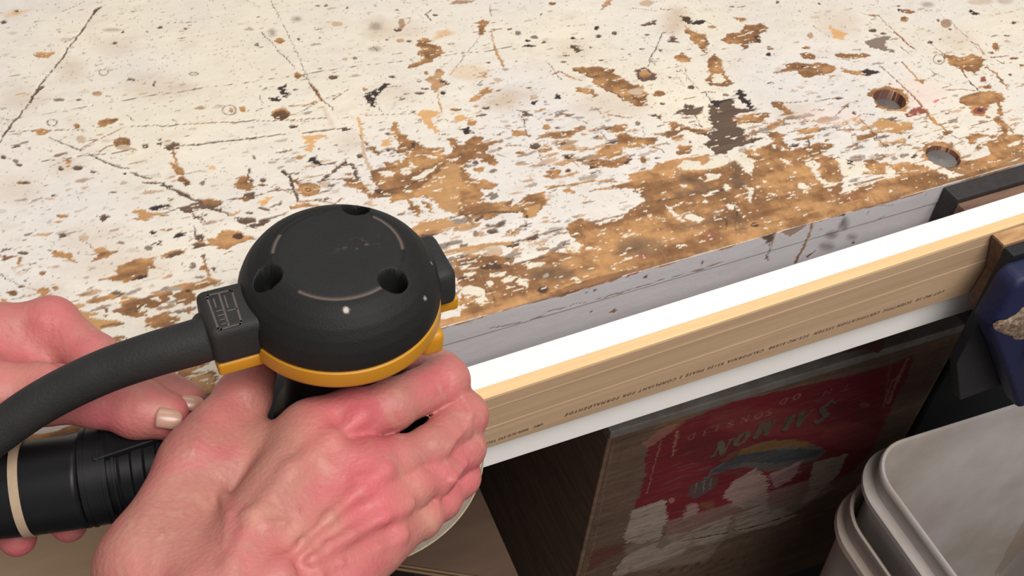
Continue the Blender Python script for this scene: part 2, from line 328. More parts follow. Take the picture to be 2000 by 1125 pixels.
L d 4 480,760 550,840; L d 5 590,765 680,860 760,950; L w 8 600,770 660,830; P w 0,960 100,980 180,980 240,1000 260,1040 380,1030 440,1010 470,1080 480,1125 0,1125; P p 90,1020 140,1015 170,1080 110,1060; P p 230,1030 290,1050 360,1100 260,1100 240,1060; L p 8 10,1045 80,1050; L p 8 400,1040 440,1090; P p 330,1000 420,990 390,1010
L w 9 360,800 480,790 560,770 600,740; L d 7 440,740 500,690; P w 490,690 530,665 520,690; P d 545,730 560,720 570,735; L d 5 610,735 670,735; P k 505,1035 550,1045 535,1062; E d 850,945,18,7; P gk 925,1020 960,985 970,1000 930,1020; P w 620,1060 760,1050 850,1070 1000,1080 1080,1100 1120,1125 600,1125; L w 9 540,1015 600,1010; E d 915,888,8,8
P w 640,600 690,575 760,555 860,570 900,620 905,670 880,720 800,715 700,690 680,640; P p 700,715 800,722 880,730 850,745 720,735; P w 1000,1000 1020,930 1090,915 1180,930 1250,1010 1280,1080 1250,1125 1180,1100 1060,1040 1010,1020; P w 700,640 700,600 790,560 890,610 880,690
E w 245,305,28,9; E w 15,315,20,7; E k 5,350,16,14; E pink 1090,652,26,7,-20; E w 1470,300,22,28; L w 6 1470,300 1560,285; L w 12 1440,370 1540,360; E w 1590,375,28,9; L w 4 1440,95 1580,75 1654,45; E w*.4 1530,5,50,20; E w*.4 1370,10,80,20; E k 15,535,20,8; E d 80,572,12,5; E d 5,300,10,4; L d 4 1460,300 1500,340; L w 8 850,300 910,345; E d 790,540,10,5
L w 16 1480,390 1520,410; E w 1640,420,14,8; E d 1565,480,10,9
R 0 300 3.308
E s*.35 120,230,150,90; E s*.3 850,720,260,80; E s*.4 300,880,110,50; E s*.25 600,560,200,120; E s*.3 540,760,150,50
L d 14 840,120 900,140 965,160; L d 14 920,185 1010,190 1060,190; L d 26 1050,195 1080,210 1140,240 1190,270; L d 18 1190,270 1260,300 1320,300; P d 1150,352 1230,325 1320,295 1420,300 1425,330 1390,350 1485,395 1400,375 1330,350 1220,378; P w 1300,300 1370,290 1420,305 1400,330 1350,330
L d 5 1420,315 1500,290 1580,285; P w 1500,295 1580,280 1654,290 1600,300; P d 1580,260 1654,252 1654,290 1600,278; P d 1520,410 1654,410 1654,480 1590,465; P w 1515,200 1560,155 1620,150 1610,180 1654,210 1600,235 1530,225; L dk 9 1610,95 1600,150; E dk 1630,172,12,6
L w 16 1105,0 1130,0; L w 22 1110,60 1150,130; P w 1100,60 1150,90 1190,100 1180,140 1140,130; P w 1160,150 1200,150 1230,200 1190,210; P w2 880,370 920,350 980,385 1060,390 960,405 920,430 880,405; L d 4 830,430 900,405; L d 6 1060,385 1150,352
P k 975,355 1030,328 1085,335 1075,355 1010,362; E d 1100,295,18,10; E k 985,508,28,12; P k 1125,540 1140,515 1190,512 1180,530 1145,545; P k 990,585 1015,562 1045,570 1030,590; P d 1238,390 1260,405 1295,405 1290,425 1250,418; E g 960,610,26,18; E k 805,130,12,6
P w 1230,590 1300,550 1400,555 1430,500 1490,490 1560,520 1630,540 1580,565 1500,590 1450,625 1380,590 1300,580 1250,610; E dk 1535,530,38,20; E d 1290,540,32,24; L d 9 1255,460 1258,530; P d 1225,590 1300,575 1340,590 1250,612; L w 6 1490,630 1420,660
P w 750,740 830,700 880,680 990,675 975,700 1005,740 945,745 940,790 820,825 740,820 680,810 750,785; P dk 870,805 900,785 945,775 930,800; P w 1040,660 1120,625 1200,615 1150,655 1080,668; P d 1085,655 1120,630 1180,625 1110,665; P w 305,620 360,630 430,640 460,640 460,680 495,705 430,680 350,655; L d 6 305,622 360,632
P w2 610,620 680,600 700,635 640,640; P w 640,640 700,635 765,630 700,665 610,685; E w 400,402,42,12; E w 375,440,28,8; E d 400,525,28,16; L g 4 430,515 540,490; E d 145,640,28,14; E w 120,695,14,25,20; P w 0,655 40,670 100,658 50,688 0,675; E s 540,545,36,18; L d 4 560,570 600,610
E w 160,185,44,12; E d 165,180,22,9; E w 270,770,26,14; E w 82,900,36,16; P w 230,890 280,862 330,900 300,920; E w 360,862,30,9; L d 4 0,780 60,820 140,855; E d 145,855,26,8; L d 3 160,860 230,880; E d 340,268,18,7; E s 325,288,30,9; L g 5 330,970 420,945; E d 165,750,16,4; E d 170,818,12,4
P d 630,410 670,398 705,405 680,430; E g 1245,720,20,22; L w 18 1315,650 1330,720 1350,790; E d 1315,655,14,10; E w 1310,735,24,14; E d 1380,740,14,10; L d 5 1380,745 1390,770; P w 1145,850 1200,840 1280,830 1330,800 1415,820 1360,850 1260,880 1240,900 1270,930 1240,965 1180,975 1130,940 1120,910 1200,880
P w 550,960 600,935 760,905 740,930 640,960; P w 780,970 800,915 850,930 940,930 1040,890 1100,890 1090,940 1040,980 960,1010 940,1040 880,1050 780,1030 720,1020 800,985; P p 960,935 1040,925 1040,950 970,955; L d 5 910,935 1000,915; E dk 1215,885,22,10
P w2 440,1050 500,990 540,1020 640,1020 620,1040 500,1060 640,1080 780,1075 740,1110 640,1125 480,1125 450,1090; P w 940,1080 1000,1040 1100,1020 1060,1040 1145,1065 1120,1110 1000,1125 940,1120; L w 14 650,985 690,1000 680,1050; P w 0,940 40,950 70,1000 0,1010; E w 1220,1010,14,30; E d 1610,380,26,8; E g 1310,190,20,16; E g 780,575,18,12; O g 1310,438,14,8
E d 730,247,26,5; L g 4 275,370 330,358; E d 505,90,35,12
R 100 540 4.326
P w 1120,830 1330,790 1420,830 1380,930 1280,970 1120,940; P w2 1150,850 1330,820 1390,850 1340,920 1200,930; E k 1205,922,14,16; P w 860,850 1100,760 1330,700 1350,720 1190,790 1100,850 1060,900 950,880; P p 1110,850 1210,830 1340,780 1360,690 1330,800 1200,850
P w2 150,320 280,330 330,380 430,420 420,470 350,480 280,470; L w 22 420,420 590,390; P w 400,530 600,510 640,560 560,590 540,620 520,570; L p 20 360,600 440,600; P s 330,500 430,540 440,570 350,560; L w 26 830,420 900,350 1010,300; P w 830,420 900,350 1060,350 1060,380 920,450
R 900 300 3.308
P w 0,90 20,100 60,160 190,180 240,210 120,230 150,290 100,350 0,400; P w 60,400 120,380 170,390 280,370 330,350 430,270 530,240 560,300 520,345 490,400 430,415 400,380 300,360 200,410 90,420; L p 7 370,325 480,312; L p 6 280,345 350,325; P w2 430,340 510,330 490,395 430,405; E dk 430,400,12,9; L d 14 90,390 200,370 370,375; L d 20 100,430 140,400
L w2 24 0,610 180,580 330,575; L d 13 330,575 400,550; L d 9 400,550 470,525 520,520 650,485; P w 290,500 340,495 330,515; L w 8 330,510 410,460; L d 6 410,430 430,470; P w 540,145 620,100 640,140 600,160; L w 16 540,215 700,200 860,170 1000,180; L d 7 560,225 660,200 780,190; L w 12 860,230 1000,225; P w 670,230 710,215 740,250 700,255; E s*.8 210,620,60,30
P w 0,680 60,650 200,665 210,700 260,740 360,710 440,690 560,640 700,640 760,650 800,600 750,560 690,510 690,460 760,420 830,440 900,460 960,440 1050,410 1110,360 1190,310 1180,260 1120,220 1040,220 960,215 1080,180 1120,130 1300,110 1480,60 1654,150 1654,590 1480,640 1300,700 1160,740 1000,800 800,860 600,930 400,980 200,1020 0,1065
P p 0,700 100,680 60,720 0,740; L p 9 0,745 110,735; P p 0,770 60,760 100,770 40,800; P p 0,870 60,850 150,870 165,900 130,930 60,910 0,905; P p 20,920 60,915 40,950; P p 180,770 290,760 270,790 200,800; P p 170,825 210,820 230,845 180,855; P p 270,800 330,785 360,800 330,830 290,825; P p 360,830 390,800 430,810 430,870 390,850; P p 405,720 450,700 545,700 530,725 440,740
P p 90,930 170,920 150,960 100,960; L p 7 170,905 230,890; L p 7 330,885 400,870; L p 7 330,860 290,855; E p 550,785,22,14; P p 700,590 740,560 770,610 760,640 730,620; E p 1065,530,14,12; E p 830,610,26,12; L p 5 860,685 890,685; E p 1220,400,14,10; P p 1400,200 1440,190 1450,210 1410,215; L p 7 1300,385 1340,370
P dk 130,735 190,700 250,715 250,738 160,745; L d 8 250,740 400,700 480,675; L d 12 480,675 580,655; E dk 530,880,34,26; E gk*.6 590,770,150,50; E gk*.5 360,960,80,20; L d 6 130,760 180,860 225,950; L d 14 0,715 100,700; L d 10 0,690 120,665; E dk 20,800,26,12
L w2 14 580,890 700,840 900,780 1080,740; E w2*.7 720,690,60,30; E w2*.7 800,780,60,26; E r*.6 1180,660,40,30; L r 12 600,920 800,850; L d 4 0,1060 150,1030 370,975 600,920 790,850; L r 9 1080,795 1150,760; L dk 5 1280,715 1430,665 1500,650; E w2*.6 1480,560,120,40
R 1100 220 3.308
P w 470,450 400,400 560,370 620,330 760,300 760,350 900,370 930,360 1010,340 1090,320 1180,240 1300,230 1400,290 1450,250 1654,200 1654,680 1300,780 1100,830 800,900 600,950 470,620 540,570 500,500
L gk*.7 90 1110,330 1130,470; L gk*.6 70 760,400 960,510; L gk*.6 60 740,520 980,500; L gk*.6 50 780,735 1040,690; E gk*.6 500,860,160,60; L gk*.6 60 1110,650 1160,740
P w 150,320 290,300 340,310 400,280 400,330 340,350 160,345; L dk 8 170,330 300,310; P w 420,150 600,170 580,200 450,220 380,230 300,290 200,280 260,240 380,190; L w 12 0,240 150,235; E dk 40,280,30,10; E dk 30,372,16,9; L w 10 20,480 130,450 200,440
P p 740,350 790,300 880,320 910,365 800,372; P p 660,600 690,610 790,700 760,705 690,650; P p 770,655 820,640 910,690 880,712 800,690; P p 1040,600 1090,590 1130,605 1090,625; P p 950,645 1040,620 1000,660 950,668; P p 1170,465 1240,495 1340,530 1330,580 1280,570 1250,590 1200,570 1190,520; P p 1230,400 1290,400 1315,440 1300,470 1240,450
P p 1080,265 1150,250 1200,290 1250,350 1230,410 1170,370 1110,310; P p 1180,290 1220,300 1240,330 1200,320; P p 1240,270 1290,280 1325,320 1270,325; P p 920,395 1015,395 1000,425 905,447 930,420; P p 1030,460 1080,485 1060,510 1030,490; P p 745,458 805,465 780,485; P p 1375,535 1410,550 1400,585 1370,575; P p 1380,600 1420,615 1470,650 1440,660 1390,620
P p 1410,290 1445,295 1485,335 1430,335; P p 1520,460 1550,440 1605,500 1580,520 1530,515; P p 1455,365 1500,375 1490,390; P p 910,370 1060,290 1090,290 1060,330 990,350; E p 915,572,14,10; E p 555,665,12,10; L p 5 850,790 890,780; E p 400,795,9,9; E p 650,800,10,5; L p 7 1310,690 1370,680; P p 800,580 840,582 820,592; L p 6 690,415 720,415; L p 5 500,610 560,600
L k 7 1105,600 1130,665; L dk 6 1055,670 1055,750; L d 6 1110,700 1120,755; E dk 1030,495,14,12; E dk 1240,720,30,16; L d 6 500,580 620,565 760,545; L d 7 500,590 530,660; E r*.5 950,790,60,30; L r 6 1500,700 1654,660
R 1350 250 3.308
P w 430,130 520,95 560,110 570,140 620,150 700,150 730,190 800,170 830,160 900,200 900,240 960,190 950,260 980,280 960,350 1000,420 1060,400 1250,330 1400,300 1600,290 1654,300 1654,345 1300,460 900,560 500,640 400,600 400,300
P w 500,30 560,20 600,90 640,140 570,110; P w 780,100 900,95 925,115 860,130 800,135; L dk 6 765,75 765,160; P w 1040,60 1120,50 1200,30 1140,70; P w 1110,210 1180,200 1230,230 1400,235 1500,240 1600,280 1500,300 1300,290 1200,260; P w 1200,60 1190,70 1180,60
P p 720,205 780,195 830,230 815,270 870,350 965,345 920,375 860,385 810,320 780,270 760,250; P p 945,190 1000,200 1100,220 1150,270 1060,300 990,340 970,280; L p 10 980,365 1210,325; L p 8 980,390 1150,365; L p 9 1000,405 1080,390; L d 5 980,350 1100,320 1200,300; P p 1250,240 1310,240 1300,265 1320,300 1260,315; P p 690,350 720,350 765,395 740,425 705,400
P p 580,190 620,200 655,240 600,225; P p 870,395 920,390 910,410; P p 970,400 1060,380 1040,415 975,430; P p 510,100 560,110 540,135; P p 640,265 680,285 660,295; L p 7 1330,290 1470,270; L p 6 1170,340 1210,340; P p 1480,215 1580,250 1590,275 1540,270; P k 1000,205 1050,215 1045,235 1015,225; L k 6 1420,190 1460,155; L dk 4 1160,0 1200,60 1255,125
E w2*.6 850,520,60,30; E w2*.6 1300,400,150,30; E r*.5 1060,445,80,20; L w2 8 700,560 900,510 1100,460; L w2 7 400,620 700,560; L r 5 660,600 760,580; L dk 4 0,800 150,770 400,700 560,665; L dk 5 800,590 1000,540 1200,480; L dk 4 1200,480 1400,410 1654,345
"""


def paint_top(U, V, to_uv, full=True):
    u = U.ravel()
    v = V.ravel()
    n1 = fbm(u * 18, v * 22, 5, 3)
    n2 = fbm(u * 90, v * 160, 6, 4)
    n3 = fbm(u * 420, v * 700, 7, 3)
    base = lin((214, 207, 197))[None, :] * (1 + 0.05 * n1 + 0.05 * n2 + 0.04 * n3)[:, None]
    t = sstep(-0.5, 0.6, fbm(u * 9, v * 9, 8, 3))[:, None]
    base = base * (1 + (np.array([0.06, 0.04, -0.06]) * t + np.array([-0.03, -0.01, 0.03]) * (1 - t)))
    base = base.astype(np.float32)
    p = Painter(u, v, to_uv, base, (0.0015, 0.0006))
    gr = fbm(u * 45, v * 900, 21, 4, 0.65)
    gr2 = fbm(u * 25, v * 120, 22, 3)
    fl = fbm(u * 300, v * 500, 23, 3)
    mo = fbm(u * 130, v * 130, 24, 5, 0.65)
    cr = np.clip(np.abs(fbm(u * 260, v * 40, 25, 3)) * 5, 0, 1)       # faint saw marks across the grain
    g = (0.90 + 0.16 * gr + 0.20 * gr2 + 0.12 * fl + 0.34 * mo - 0.10 * (1 - cr))[:, None]
    tint = sstep(-0.4, 0.5, gr2 + 0.6 * mo)[:, None]
    wood = (lin((146, 104, 66)) * (1 - tint) + lin((178, 133, 86)) * tint) * g
    wood2 = lin((178, 136, 90)) * (1 + 0.12 * gr + 0.10 * fl + 0.16 * mo)[:, None]
    dark = lin((96, 76, 62)) * (1 + 0.45 * fl + 0.2 * gr)[:, None]
    dkb = lin((80, 56, 42)) * (1 + 0.35 * fl + 0.3 * gr)[:, None]
    gk = lin((92, 74, 60)) * (1 + 0.3 * gr + 0.35 * gr2)[:, None]
    pt = lin((216, 207, 188)) * (1 + 0.06 * n3)[:, None]
    T = p.tones
    p.grow = 0.0004
    T['w'] = (wood.astype(np.float32), -0.00035)
    T['w2'] = (wood2.astype(np.float32), -0.00035)
    T['o'] = ((lin((206, 162, 110)) * (1 + 0.12 * gr)[:, None]).astype(np.float32), -0.00025)
    T['d'] = (dark.astype(np.float32), -0.0006)
    T['dk'] = (dkb.astype(np.float32), -0.0006)
    T['gk'] = (gk.astype(np.float32), -0.0004)
    T['g'] = (lin((128, 112, 100)), -0.0002)
    T['k'] = (lin((52, 42, 40)), -0.0003)
    T['s'] = (lin((188, 166, 142)), None)
    T['pk'] = (lin((226, 200, 186)), None)
    T['pink'] = (lin((214, 108, 110)), None)
    T['r'] = (lin((140, 78, 62)), -0.0004)
    T['p'] = (pt.astype(np.float32), 0.0)
    # a light scatter of chips, dents and dirt over the painted area
    rng = random.Random(11)
    for k in range(900):
        x = rng.uniform(0, 2000)
        y = rng.uniform(0, 800)
        q = to_uv(x, y)
        if q[1] < 0.004:
            continue
        r = rng.choice((0.0006, 0.0008, 0.0010, 0.0014, 0.002))
        a = rng.uniform(0.25, 0.8)
        pts = [(q[0] + r * rng.uniform(1.0, 2.3) * math.cos(i * math.tau / 6), q[1] + r * rng.uniform(0.6, 1.1) * math.sin(i * math.tau / 6)) for i in range(6)]
        p.poly(pts, rng.choice(('g', 'd', 'w', 's', 's', 's', 'g')), 0.8, 0.0005, a * 0.8, uv=True)
    for k in range(120):
        q = to_uv(rng.uniform(0, 2000), rng.uniform(0, 700))
        if q[1] < 0.01:
            continue
        an = rng.choice((0.05, 0.1, 0.0, 2.2, -0.9)) + rng.uniform(-0.15, 0.15)
        ln = rng.uniform(0.003, 0.012)
        p.line([q, (q[0] + ln * math.cos(an), q[1] + ln * math.sin(an))], rng.choice('gggs'), 0.0003, 0.3, 0.0003, rng.uniform(0.4, 0.9), uv=True)
    # crowded small chips where the top is used most, lying along the grain
    for (ax, ay, bx, by), num, big in (((1000, 210, 2000, 400), 420, 1.0), ((0, 250, 500, 620), 90, 0.8), ((820, 420, 1200, 600), 160, 1.0),
                                       ((700, 150, 1100, 330), 110, 0.7), ((1500, 60, 2000, 260), 120, 0.8), ((450, 280, 800, 420), 70, 0.9), ((1470, 225, 1770, 330), 90, 1.7), ((820, 430, 1130, 520), 70, 1.8), ((1050, 250, 1500, 350), 80, 1.6), ((150, 540, 420, 640), 30, 1.6)):
        for k in range(int(num * 0.72)):
            q = to_uv(rng.uniform(ax, bx), rng.uniform(ay, by))
            if q[1] < 0.002:
                continue
            r = rng.uniform(0.0005, 0.0016) * big
            el = rng.uniform(1.2, 4.5)
            pts = [(q[0] + r * el * math.cos(i * math.tau / 7) * rng.uniform(0.7, 1.2), q[1] + r * math.sin(i * math.tau / 7) * rng.uniform(0.7, 1.2)) for i in range(7)]
            p.poly(pts, rng.choice(('w', 'w', 'w2', 'd', 'w', 'g', 'dk')), 1.2, 0.0004, rng.uniform(0.6, 1), uv=True)
    p.script(TOP_MARKS)
    # crumbs of paint left in the worn wood, and wood streaks through thin paint near the front edge
    worn = p.h < -0.0002
    isl = fbm(u * 170, v * 620, 41, 4, 0.6)
    m = (np.clip((isl - 0.40) / 0.06, 0, 1) * worn)[:, None]
    p.col += (pt - p.col) * m
    edge = sstep(0.10, 0.0, v)
    st = fbm(u * 60, v * 480, 43, 4, 0.6)
    m = (np.clip((st - 0.60 + 0.36 * edge * sstep(-0.25, 0.25, u)) / 0.08, 0, 1) * (~worn))[:, None] * 0.9 * (v > 0)[:, None]
    p.col += (wood - p.col) * m
    # pin dents and crumbs of dirt all over the paint
    pin = fbm(u * 560, v * 760, 46, 2, 0.5)
    den = 0.06 * fbm(u * 25, v * 25, 47, 2)
    m = (np.clip((pin + den - 0.60) / 0.07, 0, 1) * (~worn))[:, None] * 0.65
    p.col += (lin((140, 118, 98)) - p.col) * m
    sm = (np.clip((fbm(u * 70, v * 110, 48, 4, 0.6) - 0.25) / 0.4, 0, 1) * (~worn))[:, None] * 0.22
    p.col += (lin((186, 168, 150)) - p.col) * sm
    m = np.clip((0.0045 + 0.004 * fbm(u * 60, v * 30, 44, 4) - v) / 0.0006, 0, 1)[:, None] * (v > 0)[:, None]
    p.col += (wood * 0.95 - p.col) * m
    return p


FRONT_MARKS = """
R 900 300 3.308
E g*.5 50,1080,14,8; L w 7 180,1125 300,1105 380,1085; L w 12 440,1075 520,1050; L w 6 520,1050 560,1015 640,998; L w 4 640,998 700,985 740,962 810,960; L w 4 860,940 940,925; L w 10 950,915 1040,895; L w 6 1040,888 1180,850 1300,810 1440,778; L w 14 1510,762 1560,745; L w 4 1580,735 1654,712
E d 866,878,9,7; E d 816,893,6,4; P dk 1180,800 1200,775 1208,780 1195,802; L k 5 1556,690 1555,712; P w 965,1030 990,1005 1015,1015 980,1032; E d 845,1022,8,4
P r 1060,800 1080,765 1160,745 1150,770 1090,790; L w 10 350,985 440,965 560,935; P w 600,925 800,860 780,875 640,930; L w 9 1160,745 1300,705 1440,665; L r 8 1440,665 1530,640
R 1350 250 3.308
L w 6 0,925 60,910; L w 5 90,892 270,845; E k 68,865,4,12; P d 440,705 480,690 545,670 520,720 500,780 515,770 490,860 480,850 500,800 500,740 ; L w 6 545,670 520,740 490,860
P gw 580,670 700,620 780,600 720,650 650,690 640,705; L g 5 450,750 520,735; L w 22 780,610 755,700 735,760 700,820 675,870; L wd 8 770,640 745,730 700,830; P dk 745,840 795,790 790,805 760,840
E k 978,555,12,12; E k*.6 905,690,40,26; E k*.6 985,620,28,40; L k*.6 14 990,580 940,660; E k*.55 875,765,48,26; E k*.55 1035,705,32,18; L k 5 1190,598 1250,560; L k 4 1205,500 1310,495; L k 5 1135,550 1150,525; L w 5 1505,440 1530,405; L w 4 1430,420 1440,400; L w 5 1370,430 1375,410; E g 835,648,10,4; E dk 1045,745,10,8
R 840 600 3.308
L k 6 25,30 45,300
"""


def paint_front(U, V, to_uv):
    u = U.ravel()
    v = V.ravel()
    n = fbm(u * 60, v * 120, 15, 4)
    base = (lin((184, 180, 182))[None, :] * (1 + 0.06 * n)[:, None]).astype(np.float32)
    p = Painter(u, v, to_uv, base, (0.0012, 0.0005), 4)
    gr = fbm(u * 50, v * 900, 31, 4, 0.6)
    wood = (lin((150, 108, 72)) * (1 + 0.3 * gr)[:, None]).astype(np.float32)
    T = p.tones
    T['w'] = (lin((124, 92, 70)) * np.ones((len(u), 1)) * (1 + 0.3 * gr)[:, None], -0.0003)
    T['wd'] = (lin((150, 112, 78)), -0.0002)
    T['gw'] = (lin((140, 120, 106)), -0.0002)
    T['d'] = (lin((90, 72, 62)), -0.0003)
    T['dk'] = (lin((80, 50, 38)), -0.0003)
    T['r'] = (lin((128, 70, 56)), -0.0003)
    T['g'] = (lin((130, 118, 112)), None)
    T['k'] = (lin((58, 54, 56)), None)
    # bare arris along the top edge
    m = np.clip((v + 0.0012 + 0.0022 * fbm(u * 90, v * 30, 33, 4, 0.6)) / 0.0004, 0, 1)[:, None]
    p.col += (wood - p.col) * m
    p.script(FRONT_MARKS)
    return p
# ==== END PAINT


# ---------------------------------------------------------------- mesh and material helpers
def mat(name, color, rough=0.6, metal=0.0, noise=0.0, scale=60.0, stretch=(1, 1, 1), col2=None, bump=0.0, bscale=200.0,
        attr=None, sss=0.0, spec=0.5, coat=0.0):
    m = bpy.data.materials.new(name)
    m.use_nodes = True
    nt = m.node_tree
    b = nt.nodes['Principled BSDF']
    b.inputs['Roughness'].default_value = rough
    b.inputs['Metallic'].default_value = metal
    b.inputs['Specular IOR Level'].default_value = spec
    if coat:
        b.inputs['Coat Weight'].default_value = coat
    c = tuple(lin(color)) + (1.0,)
    tc = nt.nodes.new('ShaderNodeTexCoord')
    mp = nt.nodes.new('ShaderNodeMapping')
    mp.inputs['Scale'].default_value = stretch
    nt.links.new(tc.outputs['Object'], mp.inputs['Vector'])
    if attr:
        a = nt.nodes.new('ShaderNodeAttribute')
        a.attribute_name = attr
        src = a.outputs['Color']
    else:
        r = nt.nodes.new('ShaderNodeRGB')
        r.outputs[0].default_value = c
        src = r.outputs[0]
    if noise > 0:
        n = nt.nodes.new('ShaderNodeTexNoise')
        n.inputs['Scale'].default_value = scale
        n.inputs['Detail'].default_value = 6
        n.inputs['Roughness'].default_value = 0.6
        nt.links.new(mp.outputs[0], n.inputs['Vector'])
        mx = nt.nodes.new('ShaderNodeMix')
        mx.data_type = 'RGBA'
        rmp = nt.nodes.new('ShaderNodeMapRange')
        rmp.inputs['From Min'].default_value = 0.35
        rmp.inputs['From Max'].default_value = 0.68
        rmp.inputs['To Max'].default_value = noise
        nt.links.new(n.outputs['Fac'], rmp.inputs['Value'])
        nt.links.new(rmp.outputs[0], mx.inputs['Factor'])
        nt.links.new(src, mx.inputs['A'])
        c2 = col2 or tuple(int(v * 0.6) for v in color)
        mx.inputs['B'].default_value = tuple(lin(c2)) + (1.0,)
        src = mx.outputs['Result']
    nt.links.new(src, b.inputs['Base Color'])
    if sss:
        b.inputs['Subsurface Weight'].default_value = sss
        b.inputs['Subsurface Radius'].default_value = (0.006, 0.002, 0.001)
        b.inputs['Subsurface Scale'].default_value = 0.6
    if bump:
        n2 = nt.nodes.new('ShaderNodeTexNoise')
        n2.inputs['Scale'].default_value = bscale
        n2.inputs['Detail'].default_value = 5
        nt.links.new(mp.outputs[0], n2.inputs['Vector'])
        bp = nt.nodes.new('ShaderNodeBump')
        bp.inputs['Strength'].default_value = bump
        bp.inputs['Distance'].default_value = 0.001
        nt.links.new(n2.outputs['Fac'], bp.inputs['Height'])
        nt.links.new(bp.outputs[0], b.inputs['Normal'])
    return m


def link(o, parent=None):
    sc.collection.objects.link(o)
    if parent is not None:
        o.parent = parent
    return o


def tag(o, label=None, cat=None, group=None, kind=None):
    if label:
        o['label'] = label
    if cat:
        o['category'] = cat
    if group:
        o['group'] = group
    if kind:
        o['kind'] = kind
    return o


def empty(name, loc=(0, 0, 0)):
    o = bpy.data.objects.new(name, None)
    o.location = loc
    o.empty_display_size = 0.02
    sc.collection.objects.link(o)
    return o


def mesh_obj(name, verts, faces, m, parent=None, smooth=True, col=None):
    """verts in world coordinates; a parent empty keeps its own place"""
    me = bpy.data.meshes.new(name)
    verts = np.asarray(verts, np.float32).reshape(-1, 3)
    if parent is not None:
        verts = verts - world_loc(parent)
    if isinstance(faces, np.ndarray) and faces.shape[1] == 4:
        me.vertices.add(len(verts))
        me.vertices.foreach_set('co', verts.ravel())
        me.loops.add(faces.size)
        me.loops.foreach_set('vertex_index', faces.ravel().astype(np.int32))
        me.polygons.add(len(faces))
        me.polygons.foreach_set('loop_start', np.arange(0, faces.size, 4, dtype=np.int32))
        me.polygons.foreach_set('loop_total', np.full(len(faces), 4, np.int32))
        me.update(calc_edges=True)
    else:
        me.from_pydata([tuple(map(float, v)) for v in verts], [], [tuple(int(i) for i in f) for f in faces])
    if col is not None:
        ca = me.color_attributes.new('Col', 'FLOAT_COLOR', 'POINT')
        c4 = np.ones((len(verts), 4), np.float32)
        c4[:, :3] = np.clip(col, 0, 1)
        ca.data.foreach_set('color', c4.ravel())
    me.materials.append(m)
    if smooth:
        me.polygons.foreach_set('use_smooth', np.ones(len(me.polygons), bool))
    me.update()
    o = bpy.data.objects.new(name, me)
    return link(o, parent)


def world_loc(o):
    v = np.zeros(3)
    while o is not None:
        v = v + np.array(o.location)
        o = o.parent
    return v


def bm_obj(name, bm, m, parent=None, smooth=False, bevel=0.0, seg=2, loc=None):
    """bmesh in world coordinates (or around loc); edges softened where they are sharp"""
    bmesh.ops.recalc_face_normals(bm, faces=bm.faces)
    bm.normal_update()
    if bevel:
        es = [e for e in bm.edges if len(e.link_faces) == 2 and e.calc_face_angle(0) > 0.5]
        bmesh.ops.bevel(bm, geom=es, offset=bevel, segments=seg, affect='EDGES', profile=0.5, clamp_overlap=True)
    bmesh.ops.recalc_face_normals(bm, faces=bm.faces)
    me = bpy.data.meshes.new(name)
    if parent is not None:
        bmesh.ops.translate(bm, verts=bm.verts, vec=Vector([-float(a) for a in world_loc(parent)]))
    bm.to_mesh(me)
    bm.free()
    me.materials.append(m)
    if smooth:
        me.polygons.foreach_set('use_smooth', np.ones(len(me.polygons), bool))
        me.set_sharp_from_angle(angle=0.7)
    o = bpy.data.objects.new(name, me)
    return link(o, parent)


def box_bm(x0, x1, y0, y1, z0, z1, rot=0.0, piv=None, bm=None):
    bm = bm or bmesh.new()
    vs = [bm.verts.new((x, y, z)) for z in (z0, z1) for y in (y0, y1) for x in (x0, x1)]
    for f in ((0, 2, 3, 1), (4, 5, 7, 6), (0, 1, 5, 4), (2, 6, 7, 3), (0, 4, 6, 2), (1, 3, 7, 5)):
        bm.faces.new([vs[i] for i in f])
    if rot:
        bmesh.ops.rotate(bm, verts=vs, cent=piv or (x0, y0, z0), matrix=Matrix.Rotation(rot, 3, 'Z'))
    return bm


def prism_bm(poly, axis, a, b, bm=None):
    """outline in the two other axes, pushed from a to b along axis"""
    bm = bm or bmesh.new()

    def at(p, t):
        return {'x': (t, p[0], p[1]), 'y': (p[0], t, p[1]), 'z': (p[0], p[1], t)}[axis]
    lo = [bm.verts.new(at(p, a)) for p in poly]
    hi = [bm.verts.new(at(p, b)) for p in poly]
    bm.faces.new(lo)
    bm.faces.new(hi[::-1])
    n = len(poly)
    for i in range(n):
        bm.faces.new((lo[i], hi[i], hi[(i + 1) % n], lo[(i + 1) % n]))
    return bm


def spline(pts, n=24):
    p = [np.array(q, float) for q in pts]
    p = [2 * p[0] - p[1]] + p + [2 * p[-1] - p[-2]]
    out = []
    for i in range(1, len(p) - 2):
        for k in range(n):
            t = k / n
            out.append(0.5 * (2 * p[i] + (p[i + 1] - p[i - 1]) * t + (2 * p[i - 1] - 5 * p[i] + 4 * p[i + 1] - p[i + 2]) * t * t
                              + (3 * p[i] - p[i - 1] - 3 * p[i + 1] + p[i + 2]) * t ** 3))
    out.append(p[-2])
    return np.array(out)


